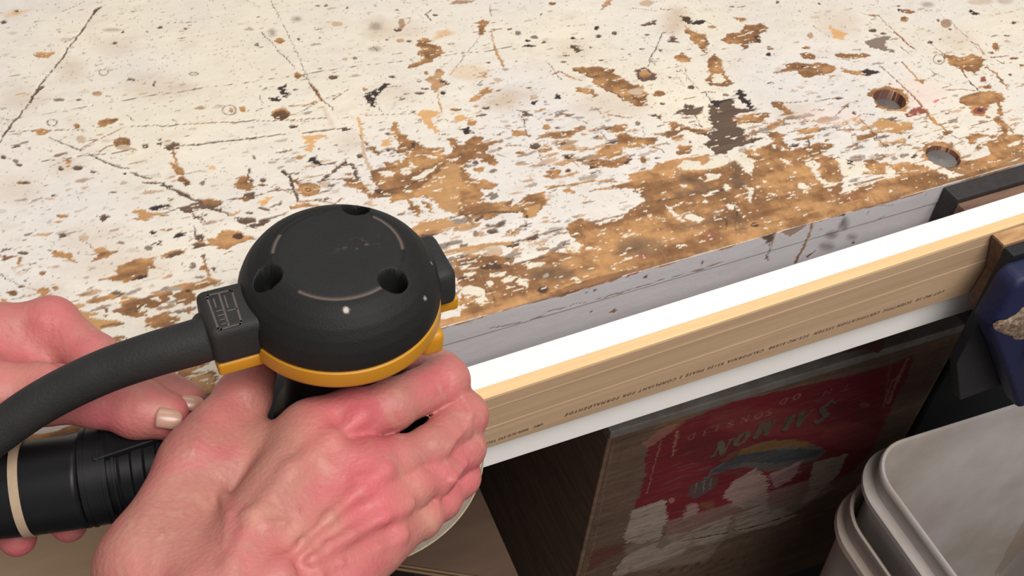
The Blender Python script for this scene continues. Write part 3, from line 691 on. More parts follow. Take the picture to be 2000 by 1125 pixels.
def tube(path, radius, seg=32, cap=True, squash=1.0):
    path = np.asarray(path, float)
    n = len(path)
    r = np.full(n, radius) if np.isscalar(radius) else np.asarray(radius)
    V = []
    F = []
    for i in range(n):
        t = path[min(i + 1, n - 1)] - path[max(i - 1, 0)]
        t /= np.linalg.norm(t)
        a = np.cross(t, (0, 0, 1))
        a /= np.linalg.norm(a)
        b = np.cross(a, t)
        for k in range(seg):
            w = k * math.tau / seg
            V.append(path[i] + r[i] * (a * math.cos(w) + b * math.sin(w) * squash))
    for i in range(n - 1):
        for k in range(seg):
            k2 = (k + 1) % seg
            F.append((i * seg + k, i * seg + k2, (i + 1) * seg + k2, (i + 1) * seg + k))
    if cap:
        F.append(tuple(range(seg))[::-1])
        F.append(tuple((n - 1) * seg + k for k in range(seg)))
    return V, F


def lathe(profile, cx, cy, seg=96, close=True):
    V = []
    F = []
    n = len(profile)
    for r, z in profile:
        for k in range(seg):
            w = k * math.tau / seg
            V.append((cx + r * math.cos(w), cy + r * math.sin(w), z))
    for i in range(n - 1):
        for k in range(seg):
            k2 = (k + 1) % seg
            F.append((i * seg + k, i * seg + k2, (i + 1) * seg + k2, (i + 1) * seg + k))
    if close:
        F.append(tuple(range(seg))[::-1])
        F.append(tuple((n - 1) * seg + k for k in range(seg)))
    return V, F


def grid_faces(nu, nv):
    """vertices stored row by row, nu per row"""
    i = np.arange(nv - 1)[:, None] * nu + np.arange(nu - 1)[None, :]
    return np.stack([i, i + 1, i + 1 + nu, i + nu], -1).reshape(-1, 4)


# ---------------------------------------------------------------- materials
M_top = mat('worn_bench_paint', (220, 210, 195), 0.62, attr='Col', bump=0.25, bscale=900, spec=0.35)
M_front = mat('bench_front_paint', (200, 198, 200), 0.55, attr='Col', bump=0.12, bscale=500, spec=0.35)
M_under = mat('bench_core_wood', (120, 92, 66), 0.8, noise=0.5, scale=30, stretch=(1, 8, 8), bump=0.2)
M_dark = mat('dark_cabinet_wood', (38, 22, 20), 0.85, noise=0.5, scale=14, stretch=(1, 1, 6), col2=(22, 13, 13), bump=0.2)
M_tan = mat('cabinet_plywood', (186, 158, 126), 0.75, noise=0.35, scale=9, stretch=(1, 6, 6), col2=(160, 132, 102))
M_floor = mat('floor_concrete', (46, 42, 42), 0.9, noise=0.6, scale=8, col2=(26, 24, 25), bump=0.3, bscale=60)
M_white = mat('white_melamine', (236, 232, 226), 0.5, noise=0.06, scale=40, col2=(214, 210, 208))
M_plyface = mat('plywood_face', (186, 157, 126), 0.6, noise=0.75, scale=14, stretch=(0.25, 9, 9), col2=(158, 128, 98), bump=0.1, bscale=300)
M_plyedge = mat('plywood_edge', (226, 192, 142), 0.6, noise=0.5, scale=20, stretch=(0.3, 10, 10), col2=(206, 166, 114))
M_stamp = mat('stamp_ink', (84, 66, 54), 0.8)
M_iron = mat('dark_iron', (58, 54, 53), 0.5, 0.25, noise=0.6, scale=120, col2=(38, 35, 35), bump=0.3, bscale=500)
M_ironblk = mat('black_cast_iron', (27, 28, 31), 0.6, 0.1, noise=0.5, scale=60, col2=(24, 24, 26), bump=0.3, bscale=300)
M_liner = mat('jaw_liner_wood', (128, 98, 78), 0.8, noise=0.8, scale=30, stretch=(1, 5, 5), col2=(84, 62, 52), bump=0.4, bscale=250)
M_linertop = mat('jaw_liner_plywood', (200, 160, 112), 0.75, noise=0.8, scale=30, stretch=(1, 5, 5), col2=(140, 96, 58), bump=0.3)
M_blue = mat('blue_vise_enamel', (14, 21, 62), 0.6, 0.0, noise=0.35, scale=70, col2=(14, 20, 50), bump=0.35, bscale=260)
M_rust = mat('rusty_bare_iron', (158, 138, 116), 0.6, 0.1, noise=1.0, scale=330, col2=(78, 50, 36), bump=0.8, bscale=420)
M_gray = mat('grey_crate_paint', (116, 110, 105), 0.8, noise=0.8, scale=45, col2=(92, 82, 74), bump=0.4, bscale=300)
M_crate = mat('crate_label_print', (110, 70, 55), 0.8, attr='Col', bump=0.35, bscale=350, spec=0.25)
M_cratewood = mat('old_crate_wood', (112, 86, 66), 0.85, noise=0.7, scale=20, stretch=(1, 1, 8), col2=(70, 50, 40), bump=0.3)
M_bucket = mat('white_bucket_plastic', (192, 186, 183), 0.42, noise=0.7, scale=9, col2=(148, 134, 118), bump=0.05)
M_bucket2 = mat('aged_bucket_plastic', (172, 162, 154), 0.5, noise=0.6, scale=14, col2=(150, 132, 116))
M_scrap = mat('brown_scrap', (92, 62, 44), 0.85, noise=0.8, scale=50, col2=(50, 32, 24), bump=0.8, bscale=200)
M_rubber = mat('black_rubber', (33, 34, 34), 0.62, spec=0.3, noise=0.5, scale=90, col2=(46, 43, 40), bump=0.25, bscale=900, attr=None)
M_dome = mat('sander_cap_rubber', (43, 44, 45), 0.62, attr='Col', spec=0.25, bump=0.2, bscale=1200)
M_yellow = mat('yellow_housing', (186, 130, 22), 0.42, noise=0.25, scale=60, col2=(176, 120, 24))
M_blackpl = mat('black_plastic', (18, 18, 20), 0.42, spec=0.25, noise=0.4, scale=80, col2=(26, 26, 28))
M_pad = mat('grey_sanding_pad', (160, 150, 136), 0.85, noise=0.5, scale=220, col2=(150, 140, 124), bump=0.4, bscale=900)
M_disc = mat('abrasive_disc', (172, 158, 132), 0.9, noise=0.6, scale=400, col2=(150, 132, 104), bump=0.6, bscale=1500)
M_labelink = mat('faded_label_print', (84, 77, 72), 0.7, noise=0.6, scale=200, col2=(58, 54, 52))
M_band = mat('tan_elastic_band', (172, 150, 124), 0.7, noise=0.4, scale=80)
M_alu = mat('dull_aluminium', (118, 113, 110), 0.5, 0.15, noise=0.5, scale=120, col2=(96, 90, 88), bump=0.2)
M_skin = mat('skin', (205, 140, 122), 0.5, attr='Col', bump=0.4, bscale=520, sss=0.12, spec=0.4)
M_nail = mat('fingernail', (168, 126, 110), 0.35, noise=0.4, scale=120, col2=(184, 154, 128), coat=0.2)

# ---------------------------------------------------------------- setting
FLOOR = -0.62
floor = bm_obj('floor', box_bm(-1.4, 1.8, -1.2, 1.6, FLOOR - 0.03, FLOOR), M_floor)
tag(floor, kind='structure')

# ---------------------------------------------------------------- workbench
bench = empty('workbench', (0.15, 0.3, FLOOR))
tag(bench, 'wooden workbench with chipped cream painted top worn to bare wood along its front edge', 'workbench')
HOLES = ((0.3626, 0.0847), (0.3557, 0.0223))
HR = 0.0108


def axis_steps(lo, a, b, hi, step, coarse):
    mid = [a]
    while mid[-1] < b:
        mid.append(mid[-1] + step(mid[-1]))
    left = list(np.arange(lo, a, coarse))
    right = list(np.arange(mid[-1] + coarse, hi, coarse)) + [hi]
    return np.array(left + mid + right, np.float32)


xs = axis_steps(-0.75, -0.265, 0.60, 1.1, lambda x: 0.00072, 0.02)
ys = axis_steps(0.0, 0.0, 0.37, 0.95, lambda y: 0.00072 + 0.0011 * y, 0.03)
GX, GY = np.meshgrid(xs, ys)
pt_top = paint_top(GX, GY, lambda x, y: PZ(x, y)[:2])
vx = GX.ravel().copy()
vy = GY.ravel().copy()
vz = pt_top.h.copy()
vz += 0.00022 * fbm(vx * 50, vy * 160, 61, 3)
colt = pt_top.col
# soften the front arris
ar = np.clip(1 - vy / 0.0022, 0, 1)
vz -= ar ** 2 * 0.0013 + ar * 0.0005 * (1 + fbm(vx * 140, vy * 0, 62, 3))
for hx, hy in HOLES:
    dx = vx - hx
    dy = vy - hy
    rr = np.sqrt(dx * dx + dy * dy) + 1e-9
    near = np.abs(rr - HR) < 0.00055
    k = HR / rr[near]
    vx[near] = hx + dx[near] * k
    vy[near] = hy + dy[near] * k
    ring = (rr <= HR - 0.00055) & (rr > HR - 0.0015)
    k = (HR - 0.00015) / rr[ring]
    vx[ring] = hx + dx[ring] * k
    vy[ring] = hy + dy[ring] * k
    ins = rr <= HR - 0.00055
    vz[ins] = -0.02
    colt[rr <= HR + 0.0003] = lin((84, 50, 38))
top = mesh_obj('tabletop', np.stack([vx, vy, vz], -1), grid_faces(len(xs), len(ys)), M_top, bench, col=colt)

xs2 = axis_steps(0.0006, 0.0006, 0.50, 1.1, lambda x: 0.0009, 0.02)
zs2 = np.linspace(-0.075, -0.0008, 100)
FX, FZ = np.meshgrid(xs2, zs2)
pf = paint_front(FX, FZ, lambda x, y: PY(x, y)[[0, 2]])
fy = -pf.h + 0.0001 * fbm(FX.ravel() * 60, FZ.ravel() * 200, 71, 3)
fy -= 0.0006 * (FZ.ravel() > -0.0155)       # edge board stands a hair proud of the apron
mesh_obj('front_board', np.stack([FX.ravel(), fy, FZ.ravel()], -1), grid_faces(len(xs2), len(zs2)), M_front, bench, col=pf.col)
xs3 = np.arange(-0.75, -0.0004, 0.003)
zs3 = np.linspace(-0.05, -0.0008, 30)
FX, FZ = np.meshgrid(xs3, zs3)
pf3 = paint_front(FX, FZ, lambda x, y: PY(x, y)[[0, 2]])
mesh_obj('front_board', np.stack([FX.ravel(), -pf3.h, FZ.ravel()], -1), grid_faces(len(xs3), len(zs3)), M_front, bench, col=pf3.col)
bm_obj('top_core', box_bm(-0.75, 1.1, 0.0016, 0.95, -0.05, -0.021), M_under, bench)
bm_obj('apron', box_bm(0.002, 1.1, 0.0016, 0.022, -0.075, -0.05), M_under, bench)
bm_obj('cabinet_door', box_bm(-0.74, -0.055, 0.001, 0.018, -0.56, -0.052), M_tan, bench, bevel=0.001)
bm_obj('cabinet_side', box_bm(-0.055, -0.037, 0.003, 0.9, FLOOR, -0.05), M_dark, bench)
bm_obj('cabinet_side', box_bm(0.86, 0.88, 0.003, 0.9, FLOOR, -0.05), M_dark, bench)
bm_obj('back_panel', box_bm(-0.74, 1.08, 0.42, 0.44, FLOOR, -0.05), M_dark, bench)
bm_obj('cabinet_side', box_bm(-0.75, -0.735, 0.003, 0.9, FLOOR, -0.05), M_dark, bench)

# the two steel dogs sunk in their holes
for (hx, hy), lab, dz in ((HOLES[0], 'round steel bench dog sunk in the upper hole farther from the bench edge', -0.0065),
                          (HOLES[1], 'round dull steel bench dog sunk in the lower hole beside the black vise jaw', -0.0028)):
    V, F = lathe([(0.0001, dz + 0.0003), (0.0012, dz + 0.0003), (0.0015, dz), (0.0096, dz), (0.0103, dz - 0.0006), (0.0103, -0.0195)], hx, hy, 48)
    d = mesh_obj('bench_dog', V, F, M_alu)
    tag(d, lab, 'bench dog', 'steel dogs in the bench top')

# ---------------------------------------------------------------- the two clamped boards
BA = math.atan2(0.006, 0.381)
BD = np.array([math.cos(BA), math.sin(BA)])
BN = np.array([-math.sin(BA), math.cos(BA)])
B0 = np.array([0.0003, -0.0298])


def board(name, s0, s1, t0, t1, z0, z1, m, bev=0.0004, parent=None, bm=None):
    """t0..t1 measured from the back face towards the viewer"""
    b = bm or bmesh.new()
    pts = []
    for s, t in ((s0, t0), (s1, t0), (s1, t1), (s0, t1)):
        q = B0 + BD * s - BN * t
        pts.append((q[0], q[1]))
    prism_bm(pts, 'z', z0, z1, b)
    if bm:
        return None
    return bm_obj(name, b, m, parent, bevel=bev)


def board_sloped(name, t0, t1, s0, s1, z0, z1, zt, m, parent=None, bev=0.0005):
    # lower edge runs from z0 at s0 to z1 at s1
    b = bmesh.new()
    q = {}
    for s_, zb in ((s0, z0), (s1, z1)):
        for t_ in (t0, t1):
            g = B0 + BD * s_ - BN * t_
            for zz in (zb, zt):
                q[(s_, t_, zz == zt)] = b.verts.new((g[0], g[1], zz))
    for f in (((s0, t0, 0), (s1, t0, 0), (s1, t1, 0), (s0, t1, 0)), ((s0, t0, 1), (s1, t0, 1), (s1, t1, 1), (s0, t1, 1)),
              ((s0, t0, 0), (s1, t0, 0), (s1, t0, 1), (s0, t0, 1)), ((s0, t1, 0), (s1, t1, 0), (s1, t1, 1), (s0, t1, 1)),
              ((s0, t0, 0), (s0, t1, 0), (s0, t1, 1), (s0, t0, 1)), ((s1, t0, 0), (s1, t1, 0), (s1, t1, 1), (s1, t0, 1))):
        b.faces.new([q[(i, j, bool(k))] for i, j, k in f])
    return bm_obj(name, b, m, parent, bevel=bev)


wb = board_sloped('painted_board', 0.0, 0.0148, -0.10, 0.45, -0.0655, -0.0902, 0.0, M_white)
tag(wb, 'thick white board standing on edge, clamped behind the plywood strip', 'board')
ply = empty('plywood_strip', (0.1, -0.05, -0.0395))
tag(ply, 'bare plywood strip with stamped lettering, clamped in the vise before the white board', 'board')
board_sloped('board_face', 0.0149, 0.0218, -0.10, 0.45, -0.0385, -0.0585, -0.0012, M_plyface, ply)
board('sanded_edge', -0.10, 0.45, 0.0149, 0.0216, -0.0012, 0.0, M_plyedge, 0.0004, ply)
for zc, hh in ((-0.0095, 0.0005), (-0.0255, 0.0007)):
    board('veneer_line', -0.10, 0.45, 0.0216, 0.0221, zc - hh, zc + hh, mat('pale_veneer', (190, 162, 131), 0.6, noise=0.4, scale=20, stretch=(0.3, 8, 8)), 0, ply)


def text_mesh(body, size, name, m, parent, origin, xdir, ydir, extrude=0.00005, shear=0.0, spacing=1.0, align='LEFT'):
    cu = bpy.data.curves.new(name, 'FONT')
    cu.body = body
    cu.size = size
    cu.extrude = extrude
    cu.shear = shear
    cu.space_character = spacing
    cu.resolution_u = 2
    cu.align_x = align
    t = bpy.data.objects.new(name, cu)
    sc.collection.objects.link(t)
    dg = bpy.context.evaluated_depsgraph_get()
    me = bpy.data.meshes.new_from_object(t.evaluated_get(dg))
    bpy.data.objects.remove(t)
    xd = Vector(xdir).normalized()
    yd = Vector(ydir).normalized()
    zd = xd.cross(yd)
    mt = Matrix((xd, yd, zd)).transposed().to_4x4()
    mt.translation = Vector(origin) - Vector(world_loc(parent) if parent else (0, 0, 0))
    me.transform(mt)
    me.materials.clear()
    me.materials.append(m)
    o = bpy.data.objects.new(name, me)
    return link(o, parent)


def board_pt(px, py, t):
    """where the sight line meets the vertical plane t in front of the board's back face"""
    r = ray(px, py)
    n = np.array([BN[0], BN[1], 0])
    o = np.array([*(B0 - BN * t), 0])
    return CAM + r * (((o - CAM) @ n) / (r @ n))


XL = (-BD[0], -BD[1], 0)
text_mesh('LOT MC-10  SCIENTIFIC CERTIFICATION SYSTEM  SCS-MC-01098  CALIFORNIA 93120 PHASE 2 COMPLIANT FOR FORMALDEHYDE',
          0.0033, 'stamped_line', M_stamp, ply, board_pt(1846, 566, 0.0222), (XL[0], XL[1], 0.024), (-0.0, 0, -1), shear=0.3, spacing=1.42)
text_mesh('UBC   0000-SLG-593 TSCA', 0.0026, 'stamped_line', M_stamp, ply, board_pt(1062, 826, 0.0222), XL, (0, 0, -1), shear=0.2, spacing=1.15)

# ---------------------------------------------------------------- vise
vise = empty('bench_vise', (0.45, -0.05, -0.10))
tag(vise, 'blue cast iron woodworking vise with black jaws and wooden liners on the bench edge', 'vise')
VX = 0.337
bm_obj('rear_jaw', prism_bm([(VX, -0.0015), (0.60, -0.0015), (0.60, -0.085), (VX + 0.004, -0.085)], 'y', -0.0138, -0.0009), M_iron, vise, bevel=0.0008)
bm_obj('rear_liner', box_bm(VX + 0.001, 0.60, -0.0228, -0.0139, -0.078, -0.0045), M_liner, vise, bevel=0.0008)
bm_obj('front_liner', prism_bm([tuple(PY(*q, -0.0472)[[0, 2]]) if q[1] > 480 else (0.3335, -0.001) for q in ((1950, 472), (1925, 520), (1893, 572), (1890, 590), (1903, 613))] + [(0.60, -0.062), (0.60, -0.001)], 'y', -0.0575, -0.0472), M_liner, vise, bevel=0.0008)
bm_obj('liner_edge', box_bm(0.3340, 0.60, -0.0572, -0.0475, -0.0009, -0.0001), M_linertop, vise)
bm_obj('front_jaw', prism_bm([(0.3345, -0.0015), (0.60, -0.0015), (0.60, -0.15), (0.365, -0.15), (0.338, -0.10)], 'y', -0.0655, -0.0578), M_ironblk, vise, bevel=0.0008)
pb = [PY(*q, yv)[[0, 2]] for q, yv in (((2022, 500), -0.080), ((1978, 560), -0.080), ((1930, 640), -0.080), ((1960, 720), -0.080), ((1986, 796), -0.080))]
x_r = 0.60
body_poly = [(pb[0][0], -0.004)] + [(float(a), float(b)) for a, b in pb[1:]] + [(x_r, float(pb[-1][1]) - 0.004), (x_r, -0.004)]
bm_obj('casting', prism_bm(body_poly, 'y', -0.082, -0.0656), M_blue, vise, bevel=0.005, seg=3, smooth=True)
cxb, czb = PY(1995, 600, -0.084)[[0, 2]]
bm_obj('casting_rib', prism_bm([(cxb + 0.022, czb + 0.05), (x_r, czb + 0.06), (x_r, czb - 0.05), (cxb + 0.034, czb - 0.055)], 'y', -0.090, -0.080), M_blue, vise, bevel=0.004, seg=3, smooth=True)
# bare worn boss where the enamel is knocked off
V = []
F = []
worn = [(1930, 632), (1935, 645), (1950, 655), (1975, 661), (2010, 660), (2030, 600), (2015, 592), (1990, 596), (1975, 612), (1955, 622), (1938, 624)]
wp = [PY(a + 8, b, -0.0815) for a, b in worn]
cw = sum(wp) / len(wp)
rings = 6
for k in range(rings):
    s = 1 - k / rings
    for i, q in enumerate(wp):
        jit = 1 + 0.04 * math.sin(i * 2.3 + k)
        v = cw + (q - cw) * s * jit
        v[1] = -0.0819 - 0.0022 * (1 - s * s) - 0.0006 * math.sin(i * 5.1 + k * 2.7)
        V.append(v)
V.append(cw + np.array([0, -0.0035, 0]))
n = len(wp)
for k in range(rings - 1):
    for i in range(n):
        F.append((k * n + i, k * n + (i + 1) % n, (k + 1) * n + (i + 1) % n, (k + 1) * n + i))
for i in range(n):
    F.append(((rings - 1) * n + i, (rings - 1) * n + (i + 1) % n, rings * n))
mesh_obj('bare_boss', V, F, M_rust, vise)
bm_obj('slide_housing', prism_bm([(0.40, -0.080), (0.60, -0.080), (0.60, -0.15), (0.43, -0.15)], 'y', -0.0575, 0.10), M_ironblk, vise, bevel=0.002)
for xg in (0.385, 0.565):
    V, F = tube([(xg, -0.06, -0.105), (xg, 0.20, -0.105)], 0.009, 20)
    mesh_obj('guide_bar', V, F, M_iron, vise)
V, F = tube([(0.475, -0.06, -0.165), (0.475, 0.20, -0.165)], 0.012, 20)
mesh_obj('screw', V, F, M_iron, vise)

# black bin standing behind the bucket under the bench
binn = empty('storage_bin', (0.66, 0.2, FLOOR))
tag(binn, 'black plastic bin in the dark under the bench, right of the red crate', 'bin')
bm_obj('bin_body', prism_bm([(0.54, FLOOR), (0.80, FLOOR), (0.83, -0.19), (0.525, -0.19)], 'y', 0.05, 0.36), M_ironblk, binn, bevel=0.004)
bm_obj('bin_lid', box_bm(0.518, 0.836, 0.043, 0.367, -0.19, -0.172), M_ironblk, binn, bevel=0.004)

# ---------------------------------------------------------------- plywood shelf board low in the cabinet
shelf = empty('plywood_offcut', (0.0, 0.1, -0.31))
tag(shelf, 'plywood offcut with a slanted pale cut edge lying below the sander', 'offcut')
ZP = -0.30
sp = [PZ(935, 950, ZP), PZ(1018, 1137, ZP), PZ(735, 1093, ZP)]
d = (sp[2] - sp[1])
left = sp[2] + d * 0.15
poly = [(sp[0][0] + 0.003, 0.30), (sp[0][0], sp[0][1]), (sp[1][0], sp[1][1]), (left[0], left[1]), (left[0], 0.30)]
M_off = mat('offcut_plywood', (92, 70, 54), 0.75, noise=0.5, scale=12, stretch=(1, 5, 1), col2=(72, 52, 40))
M_offe = mat('offcut_edge', (160, 132, 98), 0.7, noise=0.5, scale=30, stretch=(1, 1, 20), col2=(140, 106, 74))
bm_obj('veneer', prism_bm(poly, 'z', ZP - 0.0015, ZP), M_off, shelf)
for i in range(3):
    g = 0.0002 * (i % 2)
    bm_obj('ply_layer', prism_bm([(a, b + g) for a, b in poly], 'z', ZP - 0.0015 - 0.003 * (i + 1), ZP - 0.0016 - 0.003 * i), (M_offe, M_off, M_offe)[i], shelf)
drawer = empty('wooden_box', (0.0, 0.17, FLOOR))
tag(drawer, 'dark wooden box standing in the shade under the plywood offcut', 'box')
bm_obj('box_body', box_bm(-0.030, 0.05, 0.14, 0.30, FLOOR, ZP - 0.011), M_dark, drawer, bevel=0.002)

# ---------------------------------------------------------------- the salmon crate
crate = empty('wooden_crate', (0.34, 0.15, FLOOR))
tag(crate, 'old wooden salmon crate standing upside down with a worn red label', 'crate')
CZ = -0.25
CL = PZ(1197, 855, CZ)
CR = PZ(1877, 647, CZ)
cdv = (CR - CL)[:2]
CW = float(np.linalg.norm(cdv))
cdv /= CW
cnv = np.array([-cdv[1], cdv[0]])
CH = CZ - FLOOR


def crate_uv(px, py):
    r = ray(px, py)
    n = np.array([cnv[0], cnv[1], 0])
    q = CAM + r * (((CL - CAM) @ n) / (r @ n))
    return float((q - CL)[:2] @ cdv), float(q[2] - CZ)


CRATE_MARKS = """
R 1100 600 2.1425
P red 300,840 340,700 360,560 410,520 520,470 700,400 1000,330 1200,285 1400,235 1470,190 1440,290 1370,420 1290,600 1220,680 1100,740 900,820 700,870 560,930 440,960 430,880 380,830
P gold*.7 400,500 430,470 520,455 500,490 440,530; L tanp 30 1440,220 1400,300 1360,400; L tanp 14 1380,300 1340,410; L tanp 18 480,520 460,620; L tanp 8 410,560 350,780; P tanp*.8 330,570 420,500 480,490 430,540 350,590
P fishg 560,760 620,680 720,610 850,572 960,560 1060,580 1100,602 1060,640 960,665 860,690 760,670 680,680 620,705 580,750
P gold 640,650 720,598 850,560 960,553 1060,575 1010,588 940,585 860,600 760,625 690,640; P fishd 620,690 720,620 860,600 1000,590 1090,600 1060,625 900,650 760,650 650,690
L tanp*.8 4 470,675 560,650 630,620; L tanp*.7 3 1380,180 1340,420; E tanp*.8 940,690,60,10
P blk*.8 530,745 600,710 650,715 640,750 560,800 520,790; L wht 4 560,735 550,775; L wht 4 590,725 585,770; L wht 4 620,715 612,765; L blk*.8 8 450,860 560,840 620,810; L blk*.7 7 640,690 800,700; L gold*.7 12 900,700 1180,620; L blk*.7 5 910,705 1120,650
R 1100 820 3.6875
P wht 490,655 720,572 745,640 755,700 715,800 690,870 560,890 450,880 440,840 470,760
P wht 470,970 680,880 672,925 700,935 760,900 860,850 940,785 925,870 860,960 720,1020 540,1080 400,1125 360,1125 400,1040
P wht 935,790 1215,680 1175,800 1130,870 1010,905 940,880; P whp 1150,520 1380,350 1475,420 1475,600 1290,640 1230,600 1160,560; P wht 1230,700 1475,590 1475,700 1360,760 1250,800; P whp*.8 900,600 980,610 960,680 860,720
L dkb 6 470,890 620,860 760,800; L dkb 6 500,790 640,760; L dkb 8 880,960 1200,880 1475,800; L dkb 5 870,1010 1180,940 1475,880; L dkb 12 700,1110 1000,1060 1350,980; L dkb 8 1000,1125 1475,1000
P redd*.6 180,960 450,880 460,930 180,1090; L tan 8 370,160 330,330 280,600 220,900 150,1125; L dkb 5 420,190 400,300; L dkb 5 360,480 470,440; E tanp 780,580,25,20; L dkb 8 740,760 850,700; P gold*.6 990,600 1085,585 1080,635 1000,635; L whp 10 900,690 960,610
R 1100 600 2.1425
P whp 700,735 810,672 850,720 835,800 700,835; P wht 1045,650 1192,612 1150,700 1060,790 990,830 1030,760; P wht 720,920 830,860 920,840 980,870 900,910 740,945; P whp*.8 860,700 1000,640 960,720 880,760; L dkb 7 740,830 1000,760; L dkb 6 860,740 1000,690
P wht*.5 420,900 700,820 1100,700 1130,760 900,900 600,1000 450,1000; P wht*.4 250,1000 450,950 700,940 600,1060 300,1110; L whp*.6 12 700,900 1000,820; L wht*.6 8 640,960 900,880; L dkb 16 500,980 800,920 1100,820; L tan 8 450,1060 800,970 1100,860; L dkb 14 400,1110 700,1050; E dkb*.6 1150,900,160,60
L tan 6 210,560 420,490 700,395 1000,325 1300,240 1640,92; L dkb 3 215,570 430,500; L tan 5 1655,100 1560,300 1400,600; L dkb 4 1600,120 1500,330; L tan*.7 3 1540,160 1640,120
E tanp*.8 1260,408,24,10; L dkb*.5 4 520,600 600,590; L dkb*.5 3 1000,400 1300,330; E redl*.5 900,480,300,60; E redd*.6 620,600,120,60; E redd*.5 1200,460,140,70; E redl*.5 1200,540,120,60
"""

GLYPH = {
    'S': [[(.85, .85, 1), (.5, 1, 2), (.15, .78, 3), (.5, .52, 3), (.85, .25, 3), (.5, 0, 2), (.12, .15, 1)]],
    'A': [[(.0, 0, 1), (.5, 1, 1)], [(.5, 1, 3), (.95, 0, 3)], [(.22, .38, 1), (.75, .38, 1)], [(-.08, 0, 1), (.15, 0, 1)], [(.75, 0, 1), (1.1, 0, 1)]],
    'L': [[(.25, 1, 3), (.25, 0, 3)], [(.05, 1, 1), (.5, 1, 1)], [(.05, 0, 1), (.9, 0, 1), (.92, .28, 1)]],
    'M': [[(.08, 0, 1), (.12, 1, 1)], [(.12, 1, 3), (.5, .1, 3)], [(.5, .1, 1), (.88, 1, 1)], [(.88, 1, 3), (.94, 0, 3)], [(-.05, 0, 1), (.2, 0, 1)], [(.78, 0, 1), (1.1, 0, 1)]],
    'O': [[(.5, 1, 1), (.18, .85, 2), (.05, .5, 3), (.18, .15, 2), (.5, 0, 1), (.82, .15, 2), (.95, .5, 3), (.82, .85, 2), (.5, 1, 1)]],
    'N': [[(.12, 0, 1), (.12, 1, 1)], [(.12, 1, 3), (.85, 0, 3)], [(.85, 0, 1), (.85, 1, 1)], [(-.05, 0, 1), (.3, 0, 1)], [(.68, 1, 1), (1.02, 1, 1)]],
    'T': [[(.5, 0, 2), (.5, 1, 2)], [(.05, .95, 1), (.95, .95, 1)]],
    'D': [[(.15, 0, 2), (.15, 1, 2), (.6, .95, 1), (.9, .5, 2), (.6, .05, 1), (.15, 0, 1)]],
    'H': [[(.1, 0, 2), (.1, 1, 2)], [(.9, 0, 2), (.9, 1, 2)], [(.1, .5, 1), (.9, .5, 1)]],
}


def paint_letter(p, ch, px, py, w, h, tone, wt, skew=0.15, alpha=1.0, uvf=None):
    """letters stand on their heads, as the crate does: right runs to -u, up runs to -v"""
    cu, cv = (uvf or p.to_uv)(px, py)
    for st in GLYPH[ch]:
        for (x0, y0, t0), (x1, y1, t1) in zip(st[:-1], st[1:]):
            a = (cu - (x0 - 0.5 + skew * y0) * w, cv - (y0 - 0.5) * h)
            b = (cu - (x1 - 0.5 + skew * y1) * w, cv - (y1 - 0.5) * h)
            p.line([a, b], tone, wt * (t0 + t1) / 2, 0.25, 0.0004, alpha, uv=True, vary=0.12)


us = np.arange(0, CW + 0.0001, CW / 520)
vs = np.concatenate([np.linspace(-CH, -0.245, 30)[:-1], np.arange(-0.245, 0.0001, 0.0007)])
vs[-1] = 0.0
CU, CV = np.meshgrid(us, vs)
cu_, cv_ = CU.ravel(), CV.ravel()
g1 = fbm(cu_ * 12, cv_ * 160, 81, 4, 0.6)
g2 = fbm(cu_ * 14, cv_ * 20, 82, 3)
g3 = fbm(cu_ * 200, cv_ * 300, 83, 3)
cbase = (lin((92, 72, 58)) * (1 + 0.28 * g1 + 0.3 * g2 + 0.15 * g3)[:, None]).astype(np.float32)
pc = Painter(cu_, cv_, crate_uv, cbase, (0.0022, 0.0008), 8)
w1 = (1 + 0.25 * g1 + 0.15 * g2 + 0.15 * g3)[:, None]
pc.tones.update({
    'red': ((lin((100, 28, 35)) * (1 + 0.3 * g2 + 0.2 * g1)[:, None]).astype(np.float32), 0.0001),
    'redd': (lin((82, 28, 33)), None), 'redl': (lin((118, 52, 50)), None),
    'tanp': ((lin((130, 88, 74)) * w1).astype(np.float32), None), 'tan': ((lin((112, 88, 70)) * w1).astype(np.float32), None),
    'gold': ((lin((104, 78, 46)) * w1).astype(np.float32), None),
    'fishg': ((lin((80, 74, 70)) * w1).astype(np.float32), None), 'fishd': ((lin((58, 59, 62)) * w1).astype(np.float32), None),
    'wht': ((lin((136, 121, 108)) * w1).astype(np.float32), 0.0002), 'whp': ((lin((138, 112, 106)) * w1).astype(np.float32), 0.0002),
    'dkb': (lin((74, 52, 42)), -0.0004), 'blk': (lin((70, 66, 60)), None),
    'let': ((lin((84, 74, 60)) * w1).astype(np.float32), None), 'sh': (lin((62, 30, 30)), None)})
pc.script(CRATE_MARKS)
for dx, tone in ((0.0009, 'sh'), (0.0, 'let')):
    for ch, x, y, w, h in (('S', 1614, 803, 0.017, 0.027), ('A', 1571, 816, 0.0125, 0.017), ('L', 1539, 826, 0.010, 0.016),
                           ('M', 1498, 836, 0.014, 0.016), ('O', 1452, 856, 0.012, 0.016), ('N', 1413, 874, 0.014, 0.018)):
        u_, v_ = crate_uv(x, y)
        paint_letter(pc, ch, x, y, w, h, tone, 0.0021, 0.25, uvf=lambda a, b, u_=u_, v_=v_, dx=dx: (u_ - dx, v_ - dx))
for ch, x, y in (('S', 1503, 805), ('O', 1482, 811), ('N', 1455, 819), ('S', 1427, 828), ('L', 1397, 837), ('T', 1376, 846), ('D', 1350, 853),
                 ('T', 1653, 757), ('H', 1616, 767), ('O', 1556, 775), ('D', 1530, 784)):
    paint_letter(pc, ch, x, y, 0.0075, 0.0075, 'tanp', 0.0006, 0.0, alpha=0.8)
